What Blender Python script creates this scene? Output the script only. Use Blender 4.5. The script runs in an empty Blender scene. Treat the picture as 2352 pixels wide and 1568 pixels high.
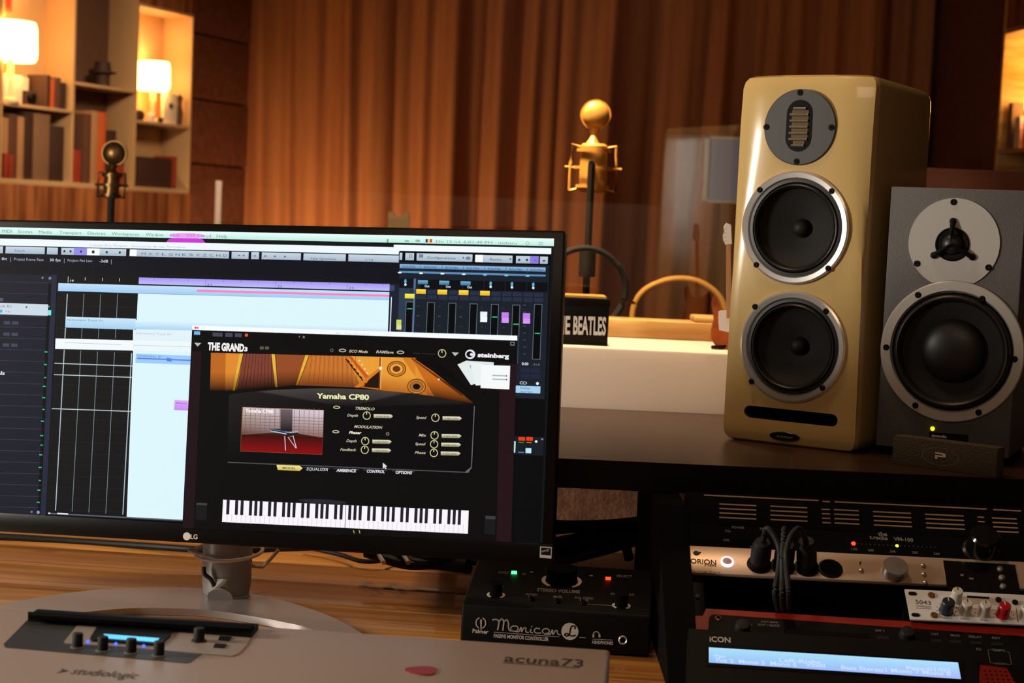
import bpy, bmesh, math, random
from mathutils import Vector as V, Matrix
random.seed(7)
sc = bpy.context.scene
# ---------------------------------------------------------------- camera, light, exposure
F_PX, TH, RO, CZ = 3700.0, math.radians(4.2), math.radians(2.58), 1.2
r0, u0, FW = V((1, 0, 0)), V((0, math.sin(TH), math.cos(TH))), V((0, math.cos(TH), -math.sin(TH)))
RT = r0*math.cos(RO) + u0*math.sin(RO)
UP = u0*math.cos(RO) - r0*math.sin(RO)
cam = bpy.data.cameras.new('camera'); cam_o = bpy.data.objects.new('camera', cam)
sc.collection.objects.link(cam_o); sc.camera = cam_o
cam.sensor_width = 22.3; cam.lens = 22.3*F_PX/2352
cam_o.matrix_world = Matrix(((RT.x, UP.x, -FW.x, 0), (RT.y, UP.y, -FW.y, 0), (RT.z, UP.z, -FW.z, CZ), (0, 0, 0, 1)))
cam.clip_start = .05
cam.dof.use_dof = True; cam.dof.focus_distance = 2.05; cam.dof.aperture_fstop = 5.0
w = bpy.data.worlds.new('world'); sc.world = w; w.use_nodes = True
w.node_tree.nodes['Background'].inputs[0].default_value = (.5, .35, .25, 1)
w.node_tree.nodes['Background'].inputs[1].default_value = .01
sc.view_settings.view_transform = 'Standard'; sc.view_settings.look = 'None'
sc.view_settings.gamma = 1; sc.view_settings.exposure = 0
try: sc.view_settings.use_curve_mapping = False
except Exception: pass
sc.cycles.use_denoising = True
sc.cycles.max_bounces = 8; sc.cycles.sample_clamp_indirect = 4
def area(name, loc, target, size, power, col, size_y=None, spread=None):
    l = bpy.data.lights.new(name, 'AREA'); l.energy = power; l.color = col; l.size = size
    if size_y: l.shape = 'RECTANGLE'; l.size_y = size_y
    if spread: l.spread = math.radians(spread)
    o = bpy.data.objects.new(name, l); sc.collection.objects.link(o); o.location = loc
    o.rotation_euler = (V(target)-V(loc)).to_track_quat('-Z', 'Y').to_euler(); return o
def point(name, loc, power, col, r=.04):
    l = bpy.data.lights.new(name, 'POINT'); l.energy = power; l.color = col; l.shadow_soft_size = r
    o = bpy.data.objects.new(name, l); sc.collection.objects.link(o); o.location = loc; return o
# control room: added unseen fill lights from left, ceiling, above desk and sill
area('left_fill', (-2.25, 1.32, 1.42), (.4, 2.25, 1.15), .3, 50, (1, .90, .76), .46)  # added softbox, the left wall has no window
area('ceiling_fill', (-.3, -.2, 2.6), (.2, 2.0, .9), 1.0, 8, (1, .70, .46), 1.0)
area('desk_fill', (-.05, 2.1, 2.6), (-.2, 2.05, .8), .25, 7.5, (1, .66, .38))
area('sill_fill', (.12, 2.74, 2.42), (.15, 2.72, 1.0), .12, 3, (1, .72, .42), None, 50)  # added to brighten the sill from above
# live room: added unseen warm fills for curtain, bookcase and microphones
area('curtain_fill', (-1.0, 6.35, .55), (-.75, 7.5, .9), .3, 11, (1, .68, .36), None, 110)
area('bookcase_fill', (-.5, 4.4, 2.5), (-1.75, 6.4, 1.3), .4, 5.5, (1, .70, .42), None, 50)
area('rear_wall_fill', (.2, -.9, 2.6), (.2, -1.65, .7), .5, 10, (1, .72, .5))  # control room: added fill on the rear wall that the pane reflects
area('live_room_fill', (-.9, 4.8, 2.6), (-.7, 7.2, .9), .8, 2.6, (1, .68, .42))
area('microphone_fill', (-.25, 3.0, 2.4), (.15, 3.25, 1.2), .25, 9, (1, .70, .36), None, 55)

# ---------------------------------------------------------------- geometry helpers
def ray(px, py): return FW + RT*((px-1176)/F_PX) - UP*((py-784)/F_PX)
CO = V((0, 0, CZ))
def at(px, py, y):                    # point seen at a pixel, at depth y
    d = ray(px, py); return CO + d*(y/d.y)
def atz(px, py, z):                   # point seen at a pixel, on the level z
    d = ray(px, py); return CO + d*((z-CZ)/d.z)
class PL:                             # a plane with right axis e, up axis u, outward normal n
    def __init__(s, o, e, u):
        s.o = V(o); s.e = V(e).normalized(); s.u = V(u); s.u = (s.u - s.e*s.u.dot(s.e)).normalized(); s.n = s.e.cross(s.u)
    def loc(s, px, py=None):
        if py is None: px, py = px
        d = ray(px, py); t = (s.o-CO).dot(s.n)/d.dot(s.n); p = CO+d*t-s.o
        return (p.dot(s.e), p.dot(s.u))
    def pt(s, a, b, h=0): return s.o + s.e*a + s.u*b + s.n*h
def lin(c): return tuple(((x/255)/12.92 if x <= 10 else (((x/255)+.055)/1.055)**2.4) for x in c)
class MB:
    def __init__(s): s.v = []; s.f = []; s.c = []; s.marks = []; s.ends = []
    def add(s, vs, fs, col=None):
        k = len(s.v); s.v += [V(p) for p in vs]
        for f in fs: s.f.append([i+k for i in f])
        s.c += ([col]*len(fs) if not isinstance(col, list) else col)
        return s
    def bm(s, bm, M=None):
        bm.verts.index_update(); vs = [(M @ v.co if M else v.co.copy()) for v in bm.verts]
        s.add(vs, [[v.index for v in f.verts] for f in bm.faces]); bm.free(); return s
    def box(s, P, a0, a1, b0, b1, h0, h1, bev=0, seg=2):
        M = Matrix.Identity(4)
        for i, x in enumerate((P.e, P.u, P.n)):
            for j in range(3): M[j][i] = x[j]
        for j in range(3): M[j][3] = P.o[j]
        b = bmesh.new(); bmesh.ops.create_cube(b, size=1)
        for v in b.verts:
            v.co = V((a0+(v.co.x+.5)*(a1-a0), b0+(v.co.y+.5)*(b1-b0), h0+(v.co.z+.5)*(h1-h0)))
        if bev: bmesh.ops.bevel(b, geom=b.edges[:], offset=bev, segments=seg, affect='EDGES', profile=.5)
        return s.bm(b, M)
    def lathe(s, P, c, prof, seg=40, sx=1, sy=1):
        vs = []; fs = []; n = len(prof)
        for i in range(seg):
            t = 2*math.pi*i/seg
            for r, h in prof: vs.append(P.pt(c[0]+r*sx*math.cos(t), c[1]+r*sy*math.sin(t), h))
        for i in range(seg):
            j = (i+1) % seg
            for k in range(n-1): fs.append([i*n+k, j*n+k, j*n+k+1, i*n+k+1])
        if prof[0][0] > 1e-6: fs.append([i*n for i in range(seg)][::-1])
        if prof[-1][0] > 1e-6: fs.append([i*n+n-1 for i in range(seg)])
        return s.add(vs, fs)
    def ring(s, P, c, prof, seg=48, sx=1, sy=1):   # closed profile, no caps
        vs = []; fs = []; n = len(prof)
        for i in range(seg):
            t = 2*math.pi*i/seg
            for r, h in prof: vs.append(P.pt(c[0]+r*sx*math.cos(t), c[1]+r*sy*math.sin(t), h))
        for i in range(seg):
            j = (i+1) % seg
            for k in range(n): fs.append([i*n+k, j*n+k, j*n+(k+1) % n, i*n+(k+1) % n])
        return s.add(vs, fs)
    def cyl(s, P, c, r, h0, h1, seg=24, bev=0, r2=None):
        r2 = r if r2 is None else r2
        return s.lathe(P, c, ([(r, h0)] + ([(r2, h1-bev), (r2-bev, h1)] if bev else [(r2, h1)])), seg)
    def prism(s, P, pts, h0, h1):
        n = len(pts); vs = [P.pt(a, b, h0) for a, b in pts]+[P.pt(a, b, h1) for a, b in pts]
        return s.add(vs, [list(range(n))[::-1], list(range(n, 2*n))]+[[i, (i+1) % n, n+(i+1) % n, n+i] for i in range(n)])
    def tube(s, pts, r, seg=10, rr=None):
        pts = [V(p) for p in pts]; vs = []; fs = []; N = len(pts); up = V((0, 0, 1))
        for i, p in enumerate(pts):
            d = (pts[min(i+1, N-1)]-pts[max(i-1, 0)]).normalized()
            a = d.cross(up if abs(d.z) < .95 else V((1, 0, 0))).normalized(); b = d.cross(a)
            q = rr[i] if rr else r
            for k in range(seg):
                t = 2*math.pi*k/seg; vs.append(p+a*(q*math.cos(t))+b*(q*math.sin(t)))
        for i in range(N-1):
            for k in range(seg):
                m = (k+1) % seg; fs.append([i*seg+k, i*seg+m, (i+1)*seg+m, (i+1)*seg+k])
        fs += [list(range(seg))[::-1], [(N-1)*seg+k for k in range(seg)]]
        return s.add(vs, fs)
    def ball(s, c, r, sc3=(1, 1, 1), seg=20):
        b = bmesh.new(); bmesh.ops.create_uvsphere(b, u_segments=seg, v_segments=seg//2, radius=r)
        for v in b.verts: v.co = V((v.co.x*sc3[0], v.co.y*sc3[1], v.co.z*sc3[2]))+V(c)
        return s.bm(b)
    def quad(s, P, p, h, col=None): return s.add([P.pt(a, b, h) for a, b in p], [list(range(len(p)))], col)
    def build(s, name, mat, parent=None, smooth=30, **props):
        if 'lettering' in name and s.marks:          # every printed word is a part of its own
            cuts_ = sorted({(0, 0), *s.marks, *s.ends}); o = None
            for (va, fa), (vb, fb) in zip(cuts_, cuts_[1:]+[(len(s.v), len(s.f))]):
                if fb > fa:
                    q = MB(); q.v = s.v[va:vb]; q.f = [[i-va for i in f] for f in s.f[fa:fb]]; q.c = s.c[fa:fb]
                    o = q.build(name, mat, parent, smooth, **props)
            return o
        me = bpy.data.meshes.new(name); inv = WM(parent).inverted() if parent else None
        me.from_pydata([(inv @ p if inv else p) for p in s.v], [], s.f); me.update()
        if any(c is not None for c in s.c):
            ca = me.color_attributes.new('Col', 'FLOAT_COLOR', 'CORNER'); li = 0
            for f, c in zip(s.f, s.c):
                cc = c if c is not None else (0, 0, 0)
                for k in range(len(f)):
                    x = cc[k] if isinstance(cc[0], (tuple, list)) else cc
                    ca.data[li].color = (*lin(x), 1); li += 1
        b = bmesh.new(); b.from_mesh(me)
        if not any(c is not None for c in s.c): bmesh.ops.recalc_face_normals(b, faces=b.faces)
        b.to_mesh(me); b.free()
        if smooth:
            me.shade_smooth(); me.set_sharp_from_angle(angle=math.radians(smooth))
        me.materials.append(mat)
        o = bpy.data.objects.new(name, me); sc.collection.objects.link(o)
        if parent: o.parent = parent
        for k, x in props.items(): o[k] = x
        return o
_W = {}
def WM(o):
    M = Matrix.Identity(4)
    while o is not None:
        M = (Matrix.LocRotScale(o.location, o.rotation_euler, o.scale)) @ M; o = o.parent
    return M
def thing(name, label, cat, loc, group=None, rz=0):
    o = bpy.data.objects.new(name, None); sc.collection.objects.link(o); o.location = loc; o.rotation_euler = (0, 0, rz)
    o.empty_display_size = .05
    o['label'] = label; o['category'] = cat
    if group: o['group'] = group
    return o
def tag(o, label, cat, group=None):
    o['label'] = label; o['category'] = cat
    if group: o['group'] = group
    return o
def struct(o): o['kind'] = 'structure'; return o
def cut(o, cutters):                  # boolean difference, baked
    for mb in cutters:
        c = mb.build('cutter', MT['black'], None, 0)
        m = o.modifiers.new('b', 'BOOLEAN'); m.operation = 'DIFFERENCE'; m.object = c; m.solver = 'EXACT'
        dg = bpy.context.evaluated_depsgraph_get(); dg.update()
        me = bpy.data.meshes.new_from_object(o.evaluated_get(dg)); o.modifiers.clear(); old = o.data; o.data = me
        me.shade_smooth(); me.set_sharp_from_angle(angle=math.radians(30))
        bpy.data.objects.remove(c, do_unlink=True)
_T = {}
def textmesh(s, bold=0, shear=0, res=3):
    k = (s, bold, shear)
    if k not in _T:
        cu = bpy.data.curves.new('t', 'FONT'); cu.body = s; cu.size = 1; cu.offset = bold; cu.shear = shear; cu.resolution_u = res
        o = bpy.data.objects.new('t', cu); sc.collection.objects.link(o)
        dg = bpy.context.evaluated_depsgraph_get(); dg.update()
        me = bpy.data.meshes.new_from_object(o.evaluated_get(dg))
        vs = [(v.co.x, v.co.y) for v in me.vertices]; fs = [list(p.vertices) for p in me.polygons]
        bpy.data.objects.remove(o, do_unlink=True); bpy.data.curves.remove(cu); bpy.data.meshes.remove(me)
        if bold and (min(v[1] for v in vs) < -.4 or max(v[1] for v in vs) > 1.1): return textmesh(s, bold*.4 if bold > .008 else 0, shear)
        x0 = min(v[0] for v in vs); x1 = max(v[0] for v in vs)
        _T[k] = ([((x-x0)/(x1-x0), y) for x, y in vs], fs)
    return _T[k]
def text(mb, P, s, p0, p1, hpx, h=.0004, col=None, bold=0, shear=0, cap=.7):
    """s printed on plane P from baseline start pixel p0 to end p1, capitals hpx pixels high"""
    vs, fs = textmesh(s, bold, shear)
    a = V(P.loc(*p0)); b = V(P.loc(*p1)); d = b-a; L = d.length; d.normalize(); q = V((-d.y, d.x))
    c = V(P.loc(p0[0], p0[1]-hpx)); H = abs((c-a).dot(q))/cap
    pts = [a + d*(x*L) + q*(y*H) for x, y in vs]
    fs2 = []
    for f in fs:
        ar = sum(pts[f[i]].x*pts[f[(i+1) % len(f)]].y - pts[f[(i+1) % len(f)]].x*pts[f[i]].y for i in range(len(f)))
        fs2.append(f if ar > 0 else f[::-1])
    mb.marks.append((len(mb.v), len(mb.f))); mb.add([P.pt(p.x, p.y, h) for p in pts], fs2, col); mb.ends.append((len(mb.v), len(mb.f)))
def ell(c, rx, ry, n=28, t0=0, t1=2*math.pi):
    return [(c[0]+rx*math.cos(t0+(t1-t0)*i/(n if t1-t0 > 6.2 else n-1)), c[1]+ry*math.sin(t0+(t1-t0)*i/(n if t1-t0 > 6.2 else n-1))) for i in range(n)]
def smooth_path(pts, n=8):            # Catmull-Rom through points
    P = [V(p) for p in pts]; P = [P[0]*2-P[1]]+P+[P[-1]*2-P[-2]]; out = []
    for i in range(1, len(P)-2):
        for k in range(n):
            t = k/n; a, b, c, d = P[i-1:i+3]
            out.append(.5*((2*b)+(c-a)*t+(2*a-5*b+4*c-d)*t*t+(3*b-a-3*c+d)*t**3))
    out.append(P[-2]); return out
XY = PL((0, 0, 0), (1, 0, 0), (0, 1, 0))

# ---------------------------------------------------------------- materials
MT = {}
def mat(name, rgb, rough=.5, metal=0, emit=None, es=1, coat=0, noise=None, bump=None, spec=.5):
    m = bpy.data.materials.new(name); m.use_nodes = True; nt = m.node_tree; b = nt.nodes['Principled BSDF']
    c = (*lin(rgb), 1); b.inputs['Base Color'].default_value = c; b.inputs['Roughness'].default_value = rough
    b.inputs['Metallic'].default_value = metal; b.inputs['Coat Weight'].default_value = coat
    b.inputs['Specular IOR Level'].default_value = spec
    if coat: b.inputs['Coat Roughness'].default_value = .04
    if emit: b.inputs['Emission Color'].default_value = (*lin(emit), 1); b.inputs['Emission Strength'].default_value = es
    N, L = nt.nodes.new, nt.links.new
    if noise or bump:
        tc = N('ShaderNodeTexCoord'); mp = N('ShaderNodeMapping'); L(tc.outputs['Object'], mp.inputs[0])
    if noise:                        # (scale xyz, second colour, detail)
        s3, rgb2 = noise[0], noise[1]; mp.inputs['Scale'].default_value = s3
        nz = N('ShaderNodeTexNoise'); nz.inputs['Scale'].default_value = 1; nz.inputs['Detail'].default_value = 5
        L(mp.outputs[0], nz.inputs[0]); cr = N('ShaderNodeValToRGB'); cr.color_ramp.elements[0].position = .35; cr.color_ramp.elements[1].position = .65
        cr.color_ramp.elements[0].color = c; cr.color_ramp.elements[1].color = (*lin(rgb2), 1)
        L(nz.outputs[0], cr.inputs[0]); L(cr.outputs[0], b.inputs['Base Color'])
    if bump:                         # (scale, strength)
        nb = N('ShaderNodeTexNoise'); nb.inputs['Scale'].default_value = bump[0]; L(tc.outputs['Object'], nb.inputs[0])
        bp = N('ShaderNodeBump'); bp.inputs['Strength'].default_value = bump[1]; bp.inputs['Distance'].default_value = .002
        L(nb.outputs[0], bp.inputs['Height']); L(bp.outputs[0], b.inputs['Normal'])
    MT[name] = m; return m
mat('black', (8, 8, 9), .55, spec=.15); mat('black_gloss', (10, 10, 12), .18, coat=.3); mat('black_matte', (6, 6, 6), .9, spec=.08)
mat('rubber', (17, 17, 18), .6, spec=.35); mat('cone', (15, 15, 15), .75, bump=(700, .3)); mat('surround', (24, 24, 25), .42)
mat('bezel', (9, 9, 10), .32, spec=.25); mat('cream', (214, 184, 122), .22, coat=.6)
mat('grey_paint', (92, 91, 92), .55, bump=(900, .35)); mat('silver', (188, 186, 182), .45, .15)
mat('chrome', (235, 230, 226), .24, .75); mat('tweeter_plate', (62, 60, 60), .5)
mat('dark_ribbon', (70, 52, 22), .4, .5); mat('ribbon', (150, 140, 118), .35, .7)
mat('shelf_wood', (62, 38, 25), .34, noise=((3, 30, 30), (50, 31, 20)))
mat('white_paint', (244, 226, 210), .5); mat('sill_wood', (250, 205, 130), .4, noise=((4, 40, 40), (212, 160, 86)))
mat('wall_brown', (142, 94, 66), .95, noise=((60, 60, 60), (112, 72, 50)), bump=(160, .9))
mat('wall_rear_dark', (60, 42, 32), .9); mat('wall_rear_pale', (200, 180, 160), .9)
mat('ceiling_paint', (120, 96, 76), .9); mat('floor_wood', (110, 72, 44), .5, noise=((3, 20, 3), (92, 58, 34)))
mat('curtain_cloth', (164, 98, 52), .9, noise=((30, 30, 2), (150, 86, 42)))
mat('panel_wood', (168, 104, 60), .55, noise=((30, 30, 2), (98, 50, 24))); mat('dark_panel_wood', (104, 52, 28), .6, noise=((3, 30, 30), (84, 40, 20)))
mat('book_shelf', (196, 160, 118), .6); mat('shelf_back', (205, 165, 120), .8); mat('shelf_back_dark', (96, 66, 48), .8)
mat('keyboard_shell', (170, 152, 142), .38); mat('keyboard_panel', (52, 52, 50), .5); mat('keyboard_panel_light', (150, 138, 128), .45)
mat('aluminium', (176, 170, 170), .32, .75); mat('stand_plastic', (206, 196, 188), .4); mat('stand_grey', (150, 146, 144), .45, .2)
mat('gold', (246, 184, 92), .4, .4); mat('bronze', (150, 112, 66), .35, .8); mat('dark_metal', (30, 27, 24), .55, .3)
mat('red_paint', (150, 26, 12), .45); mat('red_knob', (170, 20, 30), .35); mat('pick_red', (150, 34, 50), .35)
mat('white_knob', (200, 196, 188), .4); mat('blue_knob', (30, 38, 52), .4); mat('neve_face', (206, 204, 204), .45)
mat('orion_face', (196, 172, 150), .36, .35); mat('pad_foam', (78, 70, 58), .9, bump=(500, .8)); mat('print_white', (190, 184, 178), .6)
mat('print_grey', (120, 116, 110), .6); mat('print_dark', (40, 34, 32), .6); mat('print_pale', (230, 225, 220), .5); mat('slat', (150, 120, 100), .5)
mat('led_red', (60, 0, 0), .4, emit=(255, 40, 16), es=6); mat('led_green', (0, 60, 20), .4, emit=(60, 255, 110), es=5)
mat('led_yellow', (80, 80, 0), .4, emit=(240, 235, 20), es=2.2); mat('led_blue', (0, 0, 60), .4, emit=(40, 70, 255), es=5)
mat('led_white', (90, 80, 100), .4, emit=(235, 215, 255), es=2.5); mat('lcd_glow', (60, 150, 200), .4, emit=(90, 200, 250), es=1.1)
mat('led_lime', (40, 60, 0), .4, emit=(215, 250, 60), es=2.2)
mat('lamp_glow', (255, 230, 170), .6, emit=(255, 200, 110), es=11)
mat('lamp_base', (225, 205, 170), .5); mat('paper', (235, 222, 200), .7); mat('book_red', (150, 50, 30), .7); mat('book_brown', (96, 60, 44), .7)
mat('book_tan', (176, 130, 90), .7); mat('book_dark', (58, 34, 24), .7); mat('book_orange', (200, 90, 40), .7); mat('book_grey', (128, 96, 72), .7)
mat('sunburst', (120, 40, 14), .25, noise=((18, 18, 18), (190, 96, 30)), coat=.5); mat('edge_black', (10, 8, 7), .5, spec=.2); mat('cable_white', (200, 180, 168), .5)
mat('frame_picture', (176, 190, 226), .7); mat('door_white', (220, 210, 205), .5)
m = mat('screen', (0, 0, 0), .4); nt = m.node_tree; b = nt.nodes['Principled BSDF']
a = nt.nodes.new('ShaderNodeVertexColor'); a.layer_name = 'Col'
nt.links.new(a.outputs[0], b.inputs['Emission Color']); b.inputs['Emission Strength'].default_value = 1.0; b.inputs['Specular IOR Level'].default_value = .1
m = mat('glass', (255, 255, 255), 0); nt = m.node_tree      # thin clean pane: clear with a mirror share
for n in list(nt.nodes): nt.nodes.remove(n)
o = nt.nodes.new('ShaderNodeOutputMaterial'); mx = nt.nodes.new('ShaderNodeMixShader'); tr = nt.nodes.new('ShaderNodeBsdfTransparent')
gl = nt.nodes.new('ShaderNodeBsdfGlossy'); gl.inputs['Roughness'].default_value = 0.0; fr = nt.nodes.new('ShaderNodeFresnel'); fr.inputs[0].default_value = 1.6
nt.links.new(fr.outputs[0], mx.inputs[0]); nt.links.new(tr.outputs[0], mx.inputs[1]); nt.links.new(gl.outputs[0], mx.inputs[2]); nt.links.new(mx.outputs[0], o.inputs[0])
# planked desk wood: grain along x, tone per plank
m = mat('desk_wood', (196, 128, 66), .36, coat=.25); nt = m.node_tree; b = nt.nodes['Principled BSDF']; N, L = nt.nodes.new, nt.links.new
tc = N('ShaderNodeTexCoord'); mp = N('ShaderNodeMapping'); mp.inputs['Scale'].default_value = (2.2, 34, 34); L(tc.outputs['Object'], mp.inputs[0])
nz = N('ShaderNodeTexNoise'); nz.inputs['Scale'].default_value = 1.3; nz.inputs['Detail'].default_value = 6; nz.inputs['Distortion'].default_value = .6; L(mp.outputs[0], nz.inputs[0])
cr = N('ShaderNodeValToRGB'); L(nz.outputs[0], cr.inputs[0]); e = cr.color_ramp.elements; e[0].position = .3; e[0].color = (*lin((146, 82, 28)), 1); e[1].position = .68; e[1].color = (*lin((214, 148, 66)), 1)
vo = N('ShaderNodeTexVoronoi'); vo.inputs['Scale'].default_value = 4.2; mp2 = N('ShaderNodeMapping'); mp2.inputs['Scale'].default_value = (1, 2.0, 1); L(tc.outputs['Object'], mp2.inputs[0]); L(mp2.outputs[0], vo.inputs[0])
c2 = N('ShaderNodeValToRGB'); L(vo.outputs[0], c2.inputs[0]); c2.color_ramp.elements[0].position = .03; c2.color_ramp.elements[0].color = (.28, .12, .06, 1); c2.color_ramp.elements[1].position = .12; c2.color_ramp.elements[1].color = (1, 1, 1, 1)
mm = N('ShaderNodeMixRGB'); mm.blend_type = 'MULTIPLY'; mm.inputs[0].default_value = .8; L(cr.outputs[0], mm.inputs[1]); L(c2.outputs[0], mm.inputs[2]); sp_ = N('ShaderNodeSeparateXYZ'); L(tc.outputs['Object'], sp_.inputs[0])
dv = N('ShaderNodeMath'); dv.operation = 'DIVIDE'; dv.inputs[1].default_value = .1185; L(sp_.outputs[1], dv.inputs[0])
ad = N('ShaderNodeMath'); ad.operation = 'ADD'; ad.inputs[1].default_value = 0.0; ad.label = 'plank offset'; ad.name = 'plank_offset'; L(dv.outputs[0], ad.inputs[0])
fl = N('ShaderNodeMath'); fl.operation = 'FLOOR'; L(ad.outputs[0], fl.inputs[0]); wn = N('ShaderNodeTexWhiteNoise'); wn.noise_dimensions = '1D'; L(fl.outputs[0], wn.inputs['W'])
mr = N('ShaderNodeMapRange'); mr.inputs[3].default_value = .62; mr.inputs[4].default_value = 1.15; L(wn.outputs[0], mr.inputs[0])
m3 = N('ShaderNodeMixRGB'); m3.blend_type = 'MULTIPLY'; m3.inputs[0].default_value = 1; L(mm.outputs[0], m3.inputs[1]); L(mr.outputs[0], m3.inputs[2]); L(m3.outputs[0], b.inputs['Base Color'])

# ================================================================ THE SETTING
DZ, SZ = .71, .911                     # desk top, shelf top
def wbox(mb, x0, x1, y0, y1, z0, z1, bev=0):
    return mb.box(XY, x0, x1, y0, y1, z0, z1, bev)
struct(wbox(MB(), -3.4, 3.4, -1.8, 8.3, -.1, 0).build('floor', MT['floor_wood'], None, 0))
struct(wbox(MB(), -3.4, 3.4, -1.8, 8.3, 2.7, 2.8).build('ceiling', MT['ceiling_paint'], None, 0))
z_sill = at(1400, 799, 2.56).z
m = MB(); wbox(m, -2.3, 2.3, 2.56, 2.9, 0, SZ-.012); wbox(m, -2.3, -1.9, 2.56, 2.9, SZ-.012, 2.7); wbox(m, 1.9, 2.3, 2.56, 2.9, SZ-.012, 2.7); wbox(m, -1.9, 1.9, 2.56, 2.9, 2.45, 2.7)
struct(m.build('wall_front', MT['wall_brown'], None, 0))
struct(wbox(MB(), -1.9, 1.9, 2.56, 2.82, SZ-.012, z_sill, .004).build('trim_1', MT['white_paint'], None))
struct(wbox(MB(), -2.4, -2.3, -1.8, 2.56, 0, 2.7).build('wall_left', MT['wall_rear_dark'], None, 0))
struct(wbox(MB(), 2.3, 2.4, -1.8, 2.56, 0, 2.7).build('wall_right', MT['wall_rear_dark'], None, 0))
m = MB(); wbox(m, -2.3, 2.3, -1.75, -1.65, 0, 2.7)
struct(m.build('wall_rear', MT['wall_rear_dark'], None, 0))
struct(wbox(MB(), -2.3, 2.3, -1.65, -1.62, 0, 1.31).build('trim_2', MT['wall_rear_pale'], None, 0))
# live-room side of the window: wooden rail, pane
zr = at(1480, 734, 2.84).z; xr = at(1592, 730, 2.84).x
w1 = MB(); wbox(w1, -1.9, 1.9, 2.82, 2.9, z_sill-.0, zr, .003); wbox(w1, xr, 1.9, 2.822, 2.9, zr-.001, zr+.011, .004)
win = struct(w1.build('window_1', MT['sill_wood'], None))
wbox(MB(), -1.9, 1.9, 2.865, 2.871, zr, 2.45).build('window_pane', MT['glass'], win, 0)
struct(wbox(MB(), -3.4, -3.3, 2.9, 8.3, 0, 2.7).build('wall_side', MT['dark_panel_wood'], None, 0))
struct(wbox(MB(), -3.3, 3.3, 8.2, 8.3, 0, 2.7).build('wall_back', MT['dark_panel_wood'], None, 0))
struct(wbox(MB(), 3.3, 3.4, 2.9, 8.3, 0, 2.7).build('wall_far_right', MT['dark_panel_wood'], None, 0))

# ---- curtain with folds
yc = 7.45; xa = at(505, 300, yc).x; xb = at(2125, 300, yc).x
m = MB(); n = 900; rows = 14
ph = [(random.uniform(0, 6.3), f, a) for f, a in ((6, .016), (11, .02), (17, .022), (26, .022), (37, .018), (52, .010), (75, .005))]
vs = []
for j in range(rows+1):
    z = .06 + 2.5*j/rows; k = j/rows
    for i in range(n+1):
        x = xa + (xb-xa)*i/n; xx = x*(1+.02*(1-k))+.015*math.sin(3*k+x*2)
        d = sum(a*math.sin(p+f*xx+.5*k*math.sin(p*3)) for p, f, a in ph)*(.8+.4*(1-k))
        vs.append(V((x, yc+d*1.2-.062*(.75+.25*math.sin(x*7+1))*abs(math.sin(14*xx+1.3*math.sin(2.3*xx)+.5*k*math.sin(5*x)))**.8, z)))
fs = [[j*(n+1)+i, j*(n+1)+i+1, (j+1)*(n+1)+i+1, (j+1)*(n+1)+i] for j in range(rows) for i in range(n)]
k0 = len(vs); vs += [v+V((0, .01, 0)) for v in vs]; fs += [[q+k0 for q in f[::-1]] for f in fs]
m.add(vs, fs); cu = m.build('curtain', MT['curtain_cloth'], None, 60)
tag(cu, 'long brown pleated curtain hanging across the room behind the glass', 'curtain')
cr_ = thing('curtain_rail', 'dark wooden rail the brown curtain hangs from', 'curtain rail', ((xa+xb)/2, yc, 2.62))
wbox(MB(), xa-.1, xb+.1, yc-.05, yc+.05, 2.56, 2.6, .005).build('rail', MT['dark_panel_wood'], cr_)
for q in (.1, .5, .9): wbox(MB(), xa+(xb-xa)*q-.02, xa+(xb-xa)*q+.02, yc-.02, yc+.02, 2.6, 2.7).build('bracket', MT['dark_metal'], cr_)
# ---- wood panelling right and left of the curtain (structure)
xc = at(2243, 200, 7.55).x
m = MB()
for i in range(3):
    x0 = xb+.0+(xc-xb)*i/3; wbox(m, x0, x0+(xc-xb)/3-.008, 7.5, 7.54, 0, 2.7, .004)
wbox(m, xb, xc, 7.54, 7.56, 0, 2.7)
struct(m.build('trim_3', MT['panel_wood'], None))

# ================================================================ BOOKCASES IN THE LIVE ROOM
def cells_plane(px, Y, t):            # vertical plane along t through a pixel
    o = at(px, 300, Y); o.z = 0
    return PL(o, t, (0, 0, 1))
BL = cells_plane(440, 7.0, (.42, .907, 0)); DP = .15
def L(p): return BL.loc(*p)
xs = [L((-330, 200))[0], L((-60, 200))[0], L((-52, 200))[0], L((6, 200))[0], L((168, 200))[0], L((312, 200))[0], L((434, 200))[0]]
zt = [L((380, 22))[1]]
bc = thing('bookcase', 'wide pale bookcase with lit lamp niches left of the curtain', 'bookcase', BL.pt(-1.0, 0, -DP/2))
x_end = L((440, 200))[0]; x_l, x_a, x_b, x_c = L((-330, 200))[0], L((5, 200))[0], L((170, 200))[0], L((314, 200))[0]
z_bot = L((60, 412))[1]; z_low = z_bot
sh_a, sh_b, sh_c = L((85, 243))[1], L((240, 197))[1], L((380, 283))[1]; top_c = L((380, 26))[1]
th = .012
def panel(name, a0, a1, b0, b1, h0=-DP, h1=0, mt='book_shelf', par=None): return MB().box(BL, a0, a1, b0, b1, h0, h1, .001).build(name, MT[mt], par or bc)
for x in (x_l, x_a, x_b, x_c, x_end): panel('upright', x-th/2, x+th/2, z_low, 2.6)
panel('shelf', x_l, x_a, sh_a-th, sh_a); panel('shelf', x_a, x_b, sh_a-th, sh_a); panel('shelf', x_b, x_c, sh_b-th, sh_b); panel('shelf', x_c, x_end, sh_c-th, sh_c)
panel('shelf', x_l, x_end+th/2, z_bot-.02, z_bot); panel('shelf', x_c, x_end, top_c, top_c+th); panel('shelf', x_l, x_c, 2.3, 2.3+th)
panel('back_panel', x_l, x_end, z_low, 2.6, -DP-.01, -DP, 'shelf_back')
panel('back_panel', x_b, x_c, z_low, 2.6, -DP, -DP+.004, 'shelf_back_dark')
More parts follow.
